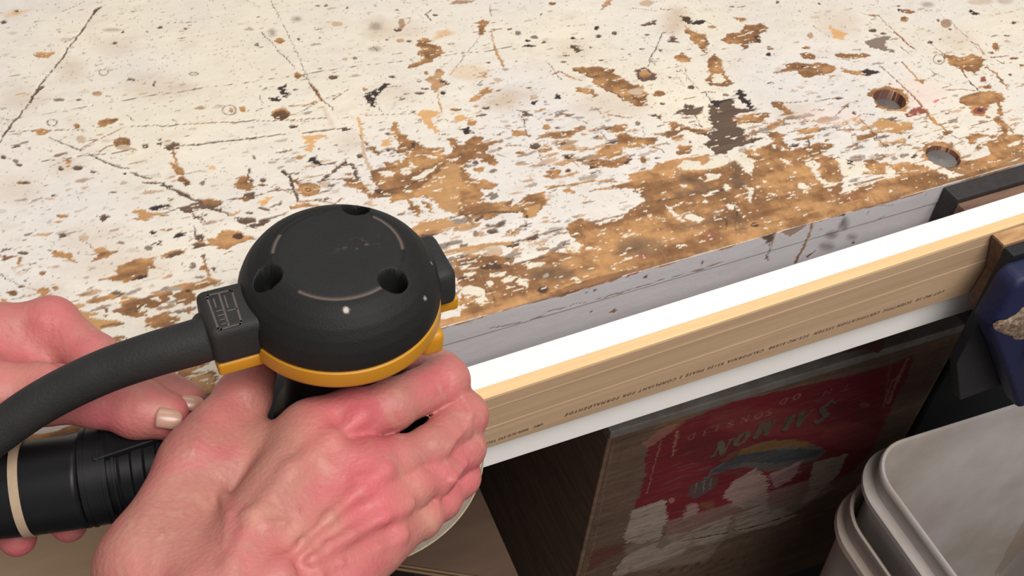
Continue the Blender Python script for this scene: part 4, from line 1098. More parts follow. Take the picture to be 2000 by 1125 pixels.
# faint scrapes and grime over everything
scr = np.clip((fbm(cu_ * 40, cv_ * 420, 91, 4, 0.6) - 0.30) / 0.3, 0, 1)[:, None] * 0.75
pc.col += (cbase * 0.9 - pc.col) * scr
cy3 = CL[None, :] + cu_[:, None] * np.array([cdv[0], cdv[1], 0])[None, :] + cv_[:, None] * np.array([0, 0, 1.0])[None, :]
cy3[:, :2] -= (pc.h[:, None] + 0.0003 * g1[:, None]) * cnv[None, :]
mesh_obj('end_panel', cy3, grid_faces(len(us), len(vs)), M_crate, crate, col=pc.col)


def crate_box(name, u0, u1, d0, d1, z0, z1, m, bev=0.001):
    pts = []
    for u, dd in ((u0, d0), (u1, d0), (u1, d1), (u0, d1)):
        q = CL[:2] + cdv * u + cnv * dd
        pts.append((q[0], q[1]))
    return bm_obj(name, prism_bm(pts, 'z', z0, z1), m, crate, bevel=bev)


crate_box('end_board', 0.0005, CW - 0.0005, 0.0006, 0.018, FLOOR, CZ - 0.0006, M_cratewood, 0.0005)
crate_box('top_board', -0.0035, CW + 0.002, -0.0008, 0.125, CZ, CZ + 0.009, M_gray)
crate_box('top_board', -0.003, CW + 0.002, 0.1262, 0.25, CZ, CZ + 0.009, M_gray)
crate_box('side_board', -0.004, 0.0003, 0.0, 0.25, FLOOR, CZ - 0.0005, M_cratewood)
crate_box('side_board', CW - 0.0003, CW + 0.004, 0.0, 0.25, FLOOR, CZ - 0.0005, M_cratewood)
crate_box('end_board', 0.0005, CW - 0.0005, 0.232, 0.25, FLOOR, CZ - 0.0005, M_cratewood)
blob = [PZ(*q, CZ + 0.0093) for q in ((1650, 690), (1680, 672), (1728, 658), (1727, 678), (1715, 690), (1690, 682))]
bm_obj('torn_label', prism_bm([(q[0], q[1]) for q in blob], 'z', CZ + 0.0091, CZ + 0.0094), mat('brown_paper', (112, 74, 60), 0.8), crate)


# ---------------------------------------------------------------- nested buckets
def rrect(x0, x1, y0, y1, r, n=10):
    pts = []
    for cx, cy, a0 in ((x1 - r, y1 - r, 0), (x0 + r, y1 - r, 90), (x0 + r, y0 + r, 180), (x1 - r, y0 + r, 270)):
        for k in range(n + 1):
            a = math.radians(a0 + 90 * k / n)
            pts.append((cx + r * math.cos(a), cy + r * math.sin(a)))
    return pts


ZB = -0.25
bc = PZ(1715, 885, ZB)
be = PZ(2000, 795, ZB)
bx0, by1 = bc[0] - 0.010, max(bc[1], be[1]) + 0.004
bx1, by0 = bx0 + 0.27, by1 - 0.27
byaw = math.atan2(be[1] - bc[1], be[0] - bc[0])


def bucket(name, prof, m, label, cat='bucket', group=None, dx=0.0, dy=0.0):
    V = []
    n = None
    c, s = math.cos(byaw), math.sin(byaw)
    for off, z in prof:
        ring = rrect(bx0 - off, bx1 + off, by0 - off, by1 + off, max(0.035 + off, 0.004))
        n = len(ring)
        for x, y in ring:
            X = x - bc[0]
            Y = y - bc[1]
            V.append((bc[0] + X * c - Y * s + dx, bc[1] + X * s + Y * c + dy, z))
    F = []
    for i in range(len(prof) - 1):
        for k in range(n):
            k2 = (k + 1) % n
            F.append((i * n + k, i * n + k2, (i + 1) * n + k2, (i + 1) * n + k))
    F.append(tuple(range(n)))
    F.append(tuple((len(prof) - 1) * n + k for k in range(n))[::-1])
    o = mesh_obj(name, V, F, m)
    me = o.data
    bm = bmesh.new()
    bm.from_mesh(me)
    bmesh.ops.recalc_face_normals(bm, faces=bm.faces)
    bm.to_mesh(me)
    bm.free()
    me.set_sharp_from_angle(angle=0.8)
    tag(o, label, cat, group)
    return o


prof1 = [(-0.024, FLOOR + 0.012), (-0.003, ZB - 0.01), (-0.0022, ZB - 0.002), (-0.0016, ZB), (0.0006, ZB + 0.0008), (0.0018, ZB - 0.0004), (0.002, ZB - 0.004),
         (0.0005, ZB - 0.0055), (0.0, ZB - 0.014), (0.0006, ZB - 0.0185), (0.0075, ZB - 0.0195), (0.0088, ZB - 0.0205), (0.0088, ZB - 0.025), (0.0076, ZB - 0.0255),
         (0.0, ZB - 0.0265), (-0.0018, ZB - 0.05), (-0.019, FLOOR + 0.008)]
prof2 = [(-0.013, FLOOR + 0.004), (0.0035, ZB - 0.052), (0.0045, ZB - 0.046), (0.0065, ZB - 0.0442), (0.0078, ZB - 0.0452), (0.0080, ZB - 0.052),
         (0.0062, ZB - 0.054), (0.0060, ZB - 0.064), (0.012, ZB - 0.066), (0.0128, ZB - 0.071), (0.0062, ZB - 0.073), (0.004, ZB - 0.09), (-0.0095, FLOOR + 0.0005)]
b1 = bucket('bucket', prof1, M_bucket, 'white square plastic bucket with stained inside, nested uppermost', group='nested square buckets')
b2 = bucket('bucket', prof2, M_bucket2, 'greyer square bucket with a broken rim, holding the upper bucket', group='nested square buckets', dx=-0.009, dy=-0.006)

# heap of brown rags in the bucket
V = []
F = []
nu, nv = 40, 28
for j in range(nv):
    for i in range(nu):
        a = i * math.tau / nu
        b = -math.pi / 2 + math.pi * j / (nv - 1)
        rr = 1 + 0.10 * math.sin(3 * a + 2 * b) + 0.07 * math.sin(7 * a - 5 * b) + 0.05 * math.cos(11 * b + a) + 0.03 * math.sin(17 * a + 13 * b)
        V.append((0.452 + 0.060 * rr * math.cos(a) * math.cos(b), -0.150 + 0.060 * rr * math.sin(a) * math.cos(b), -0.485 + 0.118 * rr * math.sin(b)))
for j in range(nv - 1):
    for i in range(nu):
        F.append((j * nu + i, j * nu + (i + 1) % nu, (j + 1) * nu + (i + 1) % nu, (j + 1) * nu + i))
rag = mesh_obj('rag', V, F, M_scrap)
tag(rag, 'crumpled brown rag heaped inside the white bucket', 'rag')

# ---------------------------------------------------------------- sander
SX, SY = -0.0675, -0.0563
SZ = 0.0006
sander = empty('palm_sander', (SX, SY, SZ))
tag(sander, 'black and yellow palm sander standing on the edge of the clamped boards', 'sander')


def sp3(x, y, z):
    return (SX + x / 1000.0, SY + y / 1000.0, SZ + z / 1000.0)


# cap: polar sheet with three deep screw wells and a fine ring groove
prof = [(0, 126.2), (10, 126.2), (20, 126.0), (24.2, 125.6), (25.2, 125.1), (26.2, 125.2), (29, 124.3), (33, 121.6), (36.5, 117.8), (39.2, 113), (41.2, 107), (42.0, 101), (41.8, 96.5), (41.2, 95.2), (40.0, 95.0)]
pr = np.array(prof)
pr = np.array([(r * 0.938, 126.2 - (126.2 - z) * 0.80) for r, z in prof])
seg_l = np.concatenate([[0], np.cumsum(np.hypot(*np.diff(pr, axis=0).T))])
ts = np.linspace(0, seg_l[-1], 120)
rr_ = np.interp(ts, seg_l, pr[:, 0])
zz_ = np.interp(ts, seg_l, pr[:, 1])
for _ in range(2):
    rr_[1:-1] = (rr_[:-2] + 2 * rr_[1:-1] + rr_[2:]) / 4
    zz_[1:-1] = (zz_[:-2] + 2 * zz_[1:-1] + zz_[2:]) / 4
nth = 300
th = np.arange(nth) * math.tau / nth
RRR, THH = np.meshgrid(rr_, th, indexing='ij')
ZZZ = np.repeat(zz_[:, None], nth, 1)
X = RRR * np.cos(THH)
Y = RRR * np.sin(THH)
deg = np.degrees(THH)
dc = np.zeros(X.shape)
for a, hr in ((57, 27.2), (184, 28.0), (-55, 24.8)):
    hx, hy = hr * math.cos(math.radians(a)), hr * math.sin(math.radians(a))
    dist = np.hypot(X - hx, Y - hy)
    rim = np.clip((5.6 - dist) / 1.3, 0, 1)
    rim = rim * rim * (3 - 2 * rim)
    zb = 122.5
    ZZZ = np.where(dist < 6.2, ZZZ - rim * (ZZZ - 110), ZZZ)
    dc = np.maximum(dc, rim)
grv = np.exp(-((RRR - 24.3) / 0.55) ** 2)
sect = ((deg > 85) & (deg < 160)) | ((deg > 215) & (deg < 275 + 20)) | (deg < 38) | (deg > 330)
ZZZ -= grv * sect * 0.45
xf, yf, zf = X.ravel(), Y.ravel(), ZZZ.ravel()
kn = fbm(xf / 9, yf / 9, 101, 4)
kf = fbm(xf / 1.1 + zf, yf / 1.1, 102, 3)
capc = (lin((27, 28, 27))[None, :] * np.where(RRR.ravel() < 24.0, 1.12, 0.78)[:, None]) * (1 + 0.12 * kn + 0.10 * kf)[:, None]  # shading put into the colour: top disc lightened, sides darkened as if less lit
dust = np.clip(grv.ravel() * ((deg.ravel() < 38) | (deg.ravel() > 345) | ((deg.ravel() > 135) & (deg.ravel() < 160)) | (deg.ravel() > 215) & (deg.ravel() < 300)), 0, 1)[:, None] * 0.45
capc = capc * (1 - dust) + lin((140, 122, 112)) * dust
sm = np.clip(fbm(xf / 2.2, yf / 1.2, 103, 4) * 2.2 - 0.5, 0, 1) * np.exp(-(((xf - 9) / 8) ** 2 + ((yf - 1) / 3.5) ** 2))
capc = capc * (1 - 0.6 * sm[:, None]) + lin((112, 92, 80)) * 0.6 * sm[:, None]
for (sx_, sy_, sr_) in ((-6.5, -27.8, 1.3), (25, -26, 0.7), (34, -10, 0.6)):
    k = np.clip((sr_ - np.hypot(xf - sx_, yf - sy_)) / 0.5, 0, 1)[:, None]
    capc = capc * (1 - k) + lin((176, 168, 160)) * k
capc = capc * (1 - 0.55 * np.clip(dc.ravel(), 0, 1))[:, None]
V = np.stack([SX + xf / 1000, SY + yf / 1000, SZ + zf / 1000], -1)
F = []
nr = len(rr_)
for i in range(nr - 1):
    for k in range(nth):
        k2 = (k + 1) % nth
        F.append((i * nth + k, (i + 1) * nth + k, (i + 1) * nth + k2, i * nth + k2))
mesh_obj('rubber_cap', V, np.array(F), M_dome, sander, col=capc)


def lathe_part(name, prof, m, parent, seg=96):
    V, F = lathe([(r / 1000.0, SZ + z / 1000.0) for r, z in prof], SX, SY, seg)
    o = mesh_obj(name, V, F, m, parent)
    o.data.set_sharp_from_angle(angle=0.7)
    return o


body = lathe_part('housing', [(30, 88), (33.5, 89), (36.8, 91), (39.2, 93.2), (39.8, 95), (39.4, 100.8), (38.8, 101.2), (36.5, 101.2)][::-1], M_yellow, sander)
lathe_part('lower_body', [(32.5, 89.5), (27, 84), (24.5, 72), (25, 50), (26.5, 38), (32, 28), (36, 18), (34, 17)][::-1], M_blackpl, sander)
lathe_part('skirt', [(30, 30), (44, 22), (46, 13), (44, 12.2)][::-1], M_blackpl, sander)
lathe_part('pad', [(44, 12.1), (60, 12.0), (62.2, 10.6), (62.6, 8), (62.3, 1.6), (60, 1.2)], M_pad, sander)
lathe_part('sanding_disc', [(62.4, 1.1), (62.7, 0.8), (62.5, 0.1), (60, 0.0)], M_disc, sander)


def sbox(name, x0, x1, y0, y1, z0, z1, m, bev, parent=sander, taper=0.0):
    a = sp3(x0, y0, z0)
    b = sp3(x1, y1, z1)
    bm = box_bm(a[0], b[0], a[1], b[1], a[2], b[2])
    if taper:
        for v in bm.verts:
            if v.co.z > (a[2] + b[2]) / 2:
                cyy = (a[1] + b[1]) / 2
                v.co.y = cyy + (v.co.y - cyy) * (1 - taper)
    return bm_obj(name, bm, m, parent, bevel=bev / 1000.0, seg=4, smooth=True)


boot = sbox('cord_boot', -53.5, -31, -15.5, 11.5, 97.5, 114.5, M_rubber, 3.2, taper=0.12)
sbox('housing_lug', -52.5, -30, -14.5, 10.5, 91.0, 97.3, M_yellow, 1.2)
sw = sbox('switch_cover', 32, 44, -15.5, 14, 96, 112.5, M_rubber, 3.4, taper=0.16)
sbox('housing_lug', 33, 46, -12, 11, 89, 95.8, M_yellow, 1.2)
sbox('housing_lug', 25, 35, -25, -15, 80, 92, M_yellow, 3.0)


# small worn print on the boot: a rounded frame with two rows of blocks
def boot_pt(px, py, up=0.15):
    return PZ(px, py, SZ + (114.5 + up) / 1000.0)


fr = [(406, 577), (449, 567), (453, 569), (471, 627), (469, 632), (432, 643), (426, 641), (405, 583)]


def strip(pts_px, w, name, parent):
    """flat printed stroke of width w on the boot top"""
    b = bmesh.new()
    P = [boot_pt(*q) for q in pts_px]
    for a, c in zip(P[:-1], P[1:]):
        t = (c - a)
        t /= np.linalg.norm(t)
        nrm = np.array([-t[1], t[0], 0]) * w / 2
        vs = [b.verts.new(v) for v in (a - nrm - t * w / 2, c - nrm + t * w / 2, c + nrm + t * w / 2, a + nrm - t * w / 2)]
        b.faces.new(vs)
    return bm_obj(name, b, M_labelink, parent)


strip(fr + fr[:1], 0.0008, 'print_frame', boot)
strip([(428, 575), (447, 636)], 0.0008, 'print_bar', boot)
strip([(446, 607), (462, 603)], 0.0007, 'print_bar', boot)
for i in range(4):
    x, y = 424 + 3.4 * i, 608 + 8.4 * i
    strip([(x, y), (x + 9, y - 2.5)], 0.0006, 'print_bar', boot)
strip([(417, 584), (422, 600)], 0.0006, 'print_bar', boot)
strip([(438, 578), (445, 600)], 0.0006, 'print_bar', boot)

# cord guard running off to the lower left
cpts = [np.array(sp3(-50, -1, 103)), PZ(400, 662, 0.103), PZ(300, 692, 0.099), PZ(200, 727, 0.093), PZ(95, 778, 0.085), PZ(5, 838, 0.076), PZ(-110, 930, 0.064), PZ(-260, 1060, 0.050)]
path = spline(cpts, 12)
V, F = tube(path, np.interp(np.linspace(0, 1, len(path)), [0, 0.2, 0.7, 1], [0.0088, 0.0086, 0.0080, 0.0075]), 36)
mesh_obj('power_cord', V, F, M_rubber, sander)

# ---------------------------------------------------------------- vacuum hose held in the left hand
hose = empty('vacuum_hose', (-0.20, -0.05, 0.02))
tag(hose, 'black vacuum hose with ribbed fitting and tan band, held behind the sander', 'hose')
HZ = 0.028
h0, h1, h2, h3 = PZ(-190, 975, HZ - 0.004), PZ(20, 957, HZ - 0.002), PZ(172, 938, HZ), PZ(335, 905, HZ)
pth = spline([h0, h1, h2], 16)
V, F = tube(pth, 0.0193, 48)
mesh_obj('hose_tube', V, F, M_blackpl, hose)


def along(a, b, t):
    return a + (b - a) * t


def ring_part(name, t0, t1, r, m, n=6, rf=None):
    ps = np.array([along(h1, h3, t) for t in np.linspace(t0, t1, n)])
    V, F = tube(ps, r if rf is None else rf(np.linspace(0, 1, n)), 48)
    o = mesh_obj(name, V, F, m, hose)
    o.data.set_sharp_from_angle(angle=0.6)
    return o


ring_part('collar', 0.475, 0.64, 0.0204, M_blackpl)
ring_part('fitting', 0.62, 0.98, 0.0175, M_blackpl, 24, lambda t: 0.0165 + 0.0009 * (np.sin(t * 14) > 0))
for t in (0.50, 0.60, 0.68):
    ring_part('collar_ridge', t - 0.008, t + 0.008, 0.0208 if t < 0.62 else 0.0188, M_blackpl, 3)
bd = ring_part('elastic_band', 0.068, 0.125, 0.0203, M_band, 5)
bm_ = sp3(-66, 6, 43)
# flat clip plate on the fitting
cp = along(h1, h3, 0.76)
bm_obj('clip', box_bm(cp[0] - 0.014, cp[0] + 0.014, cp[1] - 0.004, cp[1] + 0.008, cp[2] + 0.0165, cp[2] + 0.0195, rot=0.05, piv=tuple(cp)), M_blackpl, hose, bevel=0.0006)
V, F = tube(np.array([along(h1, h3, 0.98), np.array(sp3(-34, 0, 32))]), 0.0145, 40)
mesh_obj('nozzle', V, F, M_blackpl, hose)


# ---------------------------------------------------------------- hands, grown from one smooth field each
def smin(a, b, k):
    h = np.maximum(k - np.abs(a - b), 0) / k
    return np.minimum(a, b) - h * h * k * 0.25


def cone(G, a, b, ra, rb, sq=None):
    a = np.asarray(a, np.float32)
    b = np.asarray(b, np.float32)
    e = b - a
    L2 = float(e @ e) + 1e-12
    px, py, pz = G[0] - a[0], G[1] - a[1], G[2] - a[2]
    t = np.clip((px * e[0] + py * e[1] + pz * e[2]) / L2, 0, 1)
    dx, dy, dz = px - t * e[0], py - t * e[1], pz - t * e[2]
    if sq:
        dz = dz / sq
    return np.sqrt(dx * dx + dy * dy + dz * dz) - (ra + (rb - ra) * t)


def surface_nets(D, lo, h):
    nx, ny, nz = D.shape
    S = D < 0
    c = S[:-1, :-1, :-1].astype(np.int8)
    cnt = np.zeros((nx - 1, ny - 1, nz - 1), np.int8)
    for i in (0, 1):
        for j in (0, 1):
            for k in (0, 1):
                cnt += S[i:nx - 1 + i, j:ny - 1 + j, k:nz - 1 + k]
    act = (cnt > 0) & (cnt < 8)
    I, J, K = np.nonzero(act)
    P = np.zeros((len(I), 3))
    W = np.zeros(len(I))
    corners = [(i, j, k) for i in (0, 1) for j in (0, 1) for k in (0, 1)]
    for a in corners:
        for b in corners:
            if a < b and sum(abs(u - v) for u, v in zip(a, b)) == 1:
                da = D[I + a[0], J + a[1], K + a[2]]
                db = D[I + b[0], J + b[1], K + b[2]]
                m = (da < 0) != (db < 0)
                t = np.where(m, da / np.where(m, da - db, 1), 0)
                for ax in range(3):
                    P[:, ax] += m * (a[ax] + t * (b[ax] - a[ax]))
                W += m
    P = P / W[:, None] + np.stack([I, J, K], -1)
    idx = -np.ones(act.shape, np.int64)
    idx[I, J, K] = np.arange(len(I))
    Q = []
    for ax in range(3):
        s0 = [slice(1, -1)] * 3
        s0[ax] = slice(0, -1)
        s1 = [slice(1, -1)] * 3
        s1[ax] = slice(1, None)
        a = S[tuple(s0)]
        b = S[tuple(s1)]
        e = np.nonzero(a != b)
        inside = a[e]
        g = [e[0] + 1, e[1] + 1, e[2] + 1]
        g[ax] = e[ax]
        u, v = [(1, 2), (2, 0), (0, 1)][ax]

        def at(du, dv):
            q = [x.copy() for x in g]
            q[u] = q[u] - du
            q[v] = q[v] - dv
            return idx[q[0], q[1], q[2]]
        quad = np.stack([at(1, 1), at(0, 1), at(0, 0), at(1, 0)], -1)
        quad[~inside] = quad[~inside][:, ::-1]
        Q.append(quad)
    Q = np.concatenate(Q)
    Q = Q[(Q >= 0).all(1)]
    return lo + P * h, Q


def grow_hand(name, palm, fingers, extra, lo, hi, h, parent, reds, pales, kp=0.012, kf=0.007, grooves=(), veins=()):
    lo = np.array(lo)
    dims = np.ceil((np.array(hi) - lo) / h).astype(int) + 1
    G = np.meshgrid(*[(lo[i] + np.arange(dims[i]) * h).astype(np.float32) for i in range(3)], indexing='ij', sparse=True)
    D = None
    for a, b, ra, rb in palm:
        d = cone(G, a, b, ra, rb)
        D = d if D is None else smin(D, d, kp)
    FD = None
    for chain in fingers:
        f = None
        for (a, ra), (b, rb) in zip(chain[:-1], chain[1:]):
            d = cone(G, a, b, ra, rb)
            f = d if f is None else smin(f, d, 0.0025)
        # swelling at the joints
        for (a, ra) in chain[1:-1]:
            f = smin(f, cone(G, a, a, ra * 1.05, ra * 1.05), 0.003)
        # web: each finger melts into the palm only
        FD = smin(D, f, kf) if FD is None else np.minimum(FD, smin(D, f, kf))
    D = FD
    for a, b, ra, rb in extra:
        D = smin(D, cone(G, a, b, ra, rb), 0.006)
    def skin_at(px, py, deep=0.0):
        # point of the grown surface under a sight line
        r = ray(px, py)
        r = r / np.linalg.norm(r)
        t = np.arange(0.30, 0.75, 0.0004)
        q = CAM[None, :] + r[None, :] * t[:, None]
        g = np.rint((q - lo) / h).astype(int)
        ok = ((g >= 0) & (g < dims)).all(1)
        g = np.clip(g, 0, dims - 1)
        hit = ok & (D[g[:, 0], g[:, 1], g[:, 2]] < 0)
        k = np.argmax(hit) if hit.any() else np.argmin(np.abs(q[:, 2] - 0.06))
        return q[k] + r * deep
    reds = [(skin_at(*q), r, a * 0.75) for q, r, a in reds]
    pales = [(skin_at(*q), r, a * 0.6) for q, r, a in pales]
    vv = [([skin_at(*q, r * 0.35) for q in pts], r, k) for pts, r, k in veins]
    gg = [([skin_at(*q) for q in pts], r, dep) for pts, r, dep in grooves]
    for pts, r, k in vv:
        for a, b in zip(pts[:-1], pts[1:]):
            D = smin(D, cone(G, a, b, r, r), k)
    for pts, r, dep in gg:
        g = None
        for a, b in zip(pts[:-1], pts[1:]):
            d = cone(G, a, b, r, r)
            g = d if g is None else np.minimum(g, d)
        D = D + dep * np.exp(-np.maximum(g + r, 0) ** 2 / (2 * r * r))
    V, Q = surface_nets(D, lo, h)
    # fair the facets once
    n = len(V)
    for _ in range(2):
        acc = np.zeros_like(V)
        c = np.zeros(n)
        for k in range(4):
            np.add.at(acc, Q[:, k], V[Q[:, (k + 1) % 4]])
            np.add.at(c, Q[:, k], 1)
            np.add.at(acc, Q[:, (k + 1) % 4], V[Q[:, k]])
            np.add.at(c, Q[:, (k + 1) % 4], 1)
        V = V * 0.5 + 0.5 * acc / c[:, None]
    x, y, z = V.T
    a = fbm(x * 70 + z * 40, y * 70 + z * 60, 201, 4)
    b = fbm(x * 260 + z * 100, y * 260 - z * 130, 202, 4)
    c = fbm(x * 900, y * 900 + z * 500, 203, 3)
    col = lin((170, 114, 102))[None, :] * (1 + 0.10 * a + 0.10 * b + 0.07 * c)[:, None]
    t = sstep(-0.15, 0.6, a)[:, None]
    col = col * (1 - t) + lin((174, 100, 98)) * t * (1 + 0.1 * b)[:, None]
    t = sstep(0.15, 0.6, -b)[:, None] * 0.5
    col = col * (1 - t) + lin((182, 134, 114)) * t
    for q, r, amt in reds:
        w = (np.exp(-((V - q) ** 2).sum(1) / (2 * r * r)) * amt * (1 + 0.5 * b))[:, None]
        col = col * (1 - w) + lin((190, 90, 98)) * w
    for q, r, amt in pales:
        w = (np.exp(-((V - q) ** 2).sum(1) / (2 * r * r)) * amt)[:, None]
        col = col * (1 - w) + lin((194, 152, 126)) * w
    return mesh_obj(name, V, Q, M_skin, parent, col=col)


person = empty('person', (-0.14, -0.12, 0.0))
tag(person, 'person with bare hands, right hand gripping the sander, left hand holding the hose', 'person')

# right hand
Z = lambda x, y, z: PZ(x, y, z)
rI = [(Z(612, 846, .066), .0122), (Z(690, 815, .0655), .0114), (Z(760, 792, .064), .0102), (Z(868, 744, .057), .0100), (np.array(sp3(42, -6, 44)), .0088), (np.array(sp3(34, 10, 38)), .0080)]
rM = [(Z(680, 925, .062), .0118), (Z(728, 912, .060), .0106), (Z(775, 898, .057), .0090), (Z(838, 872, .053), .0078), (Z(904, 812, .046), .0099), (np.array(sp3(46, -8, 32)), .0084), (np.array(sp3(37, 8, 28)), .0078)]
rR = [(Z(724, 985, .054), .0112), (Z(800, 948, .049), .0088), (Z(850, 925, .044), .0082), (Z(903, 874, .037), .0092), (np.array(sp3(49, -12, 25)), .0080), (np.array(sp3(40, 4, 22)), .0074)]
rP = [(Z(742, 1060, .044), .0104), (Z(820, 1010, .034), .0082), (Z(860, 976, .029), .0079), (Z(897, 932, .0255), .0083), (np.array(sp3(51, -16, 21.5)), .0072), (np.array(sp3(44, -6, 20)), .0066)]
wrA, wrB = Z(330, 1330, .058), Z(560, 1380, .050)
palmR = [
    (Z(612, 848, .065), Z(400, 1230, .060), .0122, .0185), (Z(678, 926, .061), Z(440, 1260, .058), .0120, .0185),
    (Z(724, 994, .053), Z(490, 1290, .053), .0118, .0180), (Z(730, 1052, .043), Z(540, 1300, .048), .0108, .0170),
    (Z(400, 1230, .058), wrA, .0185, .0200), (Z(540, 1310, .050), wrB, .0185, .0190),
    (wrA, Z(60, 2000, .080), .0215, .026), (wrB, Z(330, 2060, .075), .0205, .026), (Z(445, 1355, .056), Z(200, 2030, .080), .022, .028),
    (Z(300, 1110, .056), Z(392, 900, .058), .0185, .0145), (Z(300, 1110, .056), Z(400, 1290, .056), .0185, .0180),
    (Z(510, 880, .056), Z(440, 900, .056), .012, .012),
]
rT = [(Z(395, 905, .058), .0150), (Z(432, 838, .060), .0118), (Z(474, 778, .060), .0108), (np.array(sp3(-36, 6, 62)), .0088)]
veinsR = [
    ([(708, 812), (650, 855), (571, 920), (500, 1010), (450, 1110)], .0017, .006),
    ([(752, 918), (700, 965), (643, 1013), (588, 1060), (530, 1120)], .0019, .006),
    ([(800, 985), (749, 1013), (685, 1047), (610, 1090), (560, 1122)], .0016, .005),
    ([(790, 1045), (740, 1065), (670, 1100), (630, 1122)], .0013, .004),
    ([(588, 1000), (573, 1040), (590, 1072), (640, 1060), (680, 1045)], .0011, .003),
    ([(478, 1010), (520, 1030), (560, 1022), (590, 990)], .0012, .003),
    ([(345, 960), (318, 1040), (290, 1122)], .0013, .004), ([(385, 860), (372, 905), (350, 955)], .0011, .003),
    ([(640, 905), (690, 935), (730, 930)], .0009, .003), ([(430, 960), (450, 1010), (440, 1070)], .0009, .003),
    ([(905, 780), (918, 812), (914, 850)], .0010, .003), ([(845, 905), (880, 868), (912, 830)], .0009, .003), ([(855, 972), (885, 938), (910, 905)], .0009, .003),
]
groovesR = [
    ([(470, 812), (440, 850), (372, 930), (340, 985), (314, 1040), (300, 1110)], .0050, .0024),
    ([(680, 905), (610, 990), (560, 1060)], .0042, .0022), ([(700, 985), (640, 1035), (590, 1100)], .0036, .0018),
    ([(760, 1040), (700, 1075), (650, 1122)], .0032, .0020), ([(575, 1012), (572, 1064)], .0014, .0006), ([(655, 815), (672, 845)], .0030, .0014), ([(585, 1110), (600, 1122)], .0020, .001),
    ([(880, 735), (876, 765)], .0008, .0007), ([(852, 745), (856, 775)], .0007, .0006), ([(868, 740), (864, 772)], .0006, .0004),
    ([(898, 792), (926, 820)], .0008, .0007), ([(885, 806), (905, 835)], .0007, .0006),
    ([(890, 870), (918, 896)], .0007, .0007), ([(880, 930), (905, 950)], .0006, .0006), ([(700, 815), (716, 842)], .0009, .0007), ([(690, 822), (704, 850)], .0008, .0006), ([(712, 805), (730, 830)], .0008, .0006),
]
reds = [((660, 815), .010, .8), ((700, 805), .010, .7), ((640, 850), .010, .5), ((730, 930), .012, .85), ((700, 965), .009, .6), ((770, 1000), .010, .6), ((740, 1020), .012, .6), ((840, 915), .012, .35),
        ((860, 720), .012, .5), ((900, 790), .010, .4), ((880, 970), .012, .55), ((640, 1085), .010, .5), ((450, 790), .016, .5), ((450, 1100), .014, .3), ((560, 1095), .01, .5), ((915, 930), .008, .5)]
pales = [((497, 1015), .0030, .9), ((650, 1018), .0035, .6), ((575, 1030), .0032, .6), ((540, 850), .012, .40), ((520, 830), .008, .3), ((800, 960), .008, .45), ((840, 1005), .006, .4), ((650, 880), .008, .25), ((600, 1060), .004, .4)]
rh = grow_hand('right_hand', palmR, [rI, rM, rR, rP, rT], [], (-0.36, -0.36, 0.004), (0.03, 0.0, 0.12), 0.00115, person, reds, pales,
               kp=0.011, kf=0.008, grooves=groovesR, veins=veinsR)

# left hand
lI = [(Z(-95, 700, .060), .0125), (Z(0, 648, .060), .0112), (Z(100, 632, .060), .0108), (Z(185, 702, .054), .0102), (Z(285, 752, .050), .0096), (Z(362, 783, .049), .0086)]
lT = [(Z(-160, 805, .056), .0170), (Z(-20, 775, .059), .0146), (Z(90, 768, .059), .0122), (Z(190, 778, .057), .0112), (Z(270, 798, .055), .0114), (Z(322, 812, .054), .0098)]
lM = [(Z(-120, 700, .050), .0125), (Z(-60, 660, .045), .0110), (np.array((-0.2150, -0.0095, 0.028)), .0084), (np.array((-0.2050, -0.0155, 0.0045)), .0082), (Z(135, 1024, 0.0035), .0076)]
lR = [(Z(-180, 760, .045), .0120), (np.array((-0.245, -0.004, 0.042)), .0100), (np.array((-0.2330, -0.0095, 0.022)), .0082), (np.array((-0.2250, -0.0165, 0.001)), .0080), (Z(35, 1052, -0.0005), .0076)]
lP = [(Z(-240, 820, .040), .0115), (np.array((-0.262, -0.008, 0.036)), .0095), (np.array((-0.2520, -0.0120, 0.014)), .0078), (np.array((-0.2440, -0.020, -0.004)), .0074), (Z(-70, 1072, -0.004), .0068)]
palmL = [
    (Z(-95, 702, .058), Z(-420, 900, .052), .0130, .018), (Z(-125, 715, .052), Z(-430, 930, .050), .0125, .018),
    (Z(-185, 770, .047), Z(-450, 980, .050), .0120, .018), (Z(-245, 825, .042), Z(-470, 1020, .048), .0115, .018),
    (Z(-165, 802, .054), Z(-420, 960, .052), .0165, .018), (Z(-100, 740, .052), Z(-150, 790, .052), .013, .013),
    (Z(-90, 735, .055), Z(42, 702, .052), .0120, .0085), (Z(-30, 770, .053), Z(60, 722, .052), .0110, .0080),
    (Z(-430, 930, .050), Z(-1100, 1500, .07), .022, .027), (Z(-455, 1000, .050), Z(-1100, 1600, .07), .022, .027),
]
groovesL = [([(60, 690), (110, 705), (165, 722)], .0022, .0018), ([(96, 600), (100, 660)], .0008, .0007), ([(112, 604), (116, 664)], .0008, .0006), ([(84, 604), (86, 650)], .0007, .0005),
            ([(258, 776), (250, 815)], .0008, .0006), ([(40, 640), (20, 700)], .003, .001)]
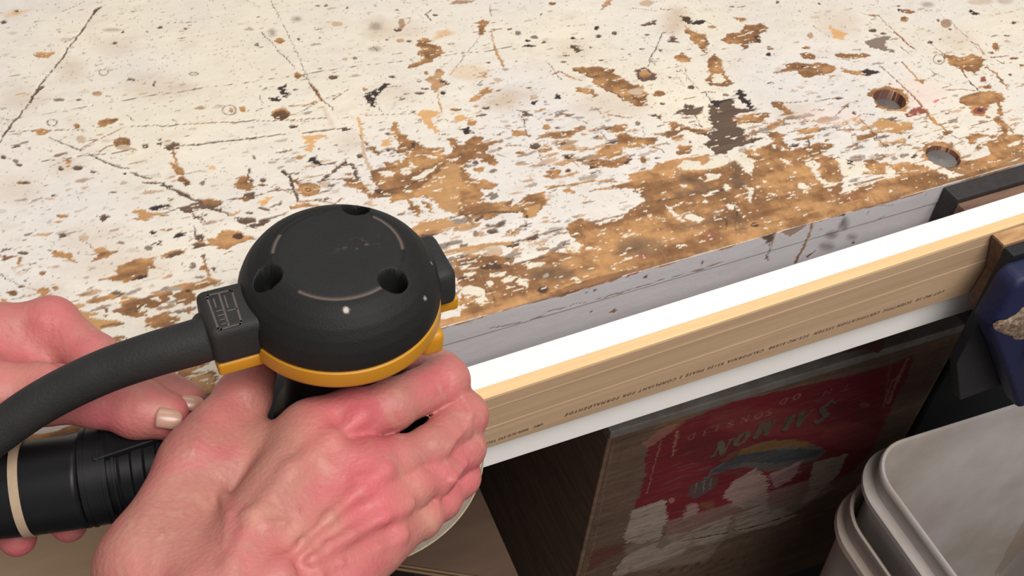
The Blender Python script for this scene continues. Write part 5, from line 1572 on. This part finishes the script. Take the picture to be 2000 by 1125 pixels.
redsL = [((100, 610), .014, .6), ((215, 790), .014, .5), ((280, 750), .010, .5), ((350, 838), .010, .7), ((140, 1035), .02, .7), ((35, 1058), .02, .7), ((20, 680), .02, .35), ((60, 760), .016, .4)]
palesL = [((300, 745), .005, .4), ((255, 755), .004, .5), ((30, 740), .010, .3), ((310, 800), .004, .4)]
lh = grow_hand('left_hand', palmL, [lI, lM, lR, lP, lT], [], (-0.46, -0.26, -0.022), (-0.115, 0.06, 0.12), 0.00125, person, redsL, palesL,
               kp=0.014, kf=0.007, grooves=groovesL)


def nail(parent, px, py, z, L, W, ang, tilt):
    """small curved plate lying on the fingertip; ang turns it about the vertical"""
    c = PZ(px, py, z)
    V = []
    F = []
    nu, nv = 12, 9
    R1 = Matrix.Rotation(ang, 3, 'Z') @ Matrix.Rotation(tilt[0], 3, 'Y') @ Matrix.Rotation(tilt[1], 3, 'X')
    for lay in (0, 1):
        for j in range(nv):
            for i in range(nu):
                a = (i / (nu - 1) - 0.5) * 2
                b = (j / (nv - 1) - 0.5) * 2
                x = a * L / 2 * (1 - 0.15 * b * b)
                y = b * W / 2 * (1 - 0.25 * max(a, 0) ** 3)
                zz = -0.22 * W * b * b - 0.06 * L * a * a - lay * 0.0009
                q = R1 @ Vector((x, y, zz))
                V.append((c[0] + q[0], c[1] + q[1], c[2] + q[2]))
    m = nu * nv
    for j in range(nv - 1):
        for i in range(nu - 1):
            k = j * nu + i
            F.append((k, k + 1, k + nu + 1, k + nu))
            F.append((m + k, m + k + nu, m + k + nu + 1, m + k + 1))
    edge = [i for i in range(nu)] + [j * nu + nu - 1 for j in range(1, nv)] + [(nv - 1) * nu + i for i in range(nu - 2, -1, -1)] + [j * nu for j in range(nv - 2, 0, -1)]
    for a, b in zip(edge, edge[1:] + edge[:1]):
        F.append((a, a + m, b + m, b))
    return mesh_obj('fingernail', V, F, M_nail, parent)


nail(lh, 331, 816, .0630, .0100, .0080, -0.35, (0.30, 0.45))
nail(lh, 376, 781, .0563, .0095, .0078, -0.35, (0.35, 0.10))
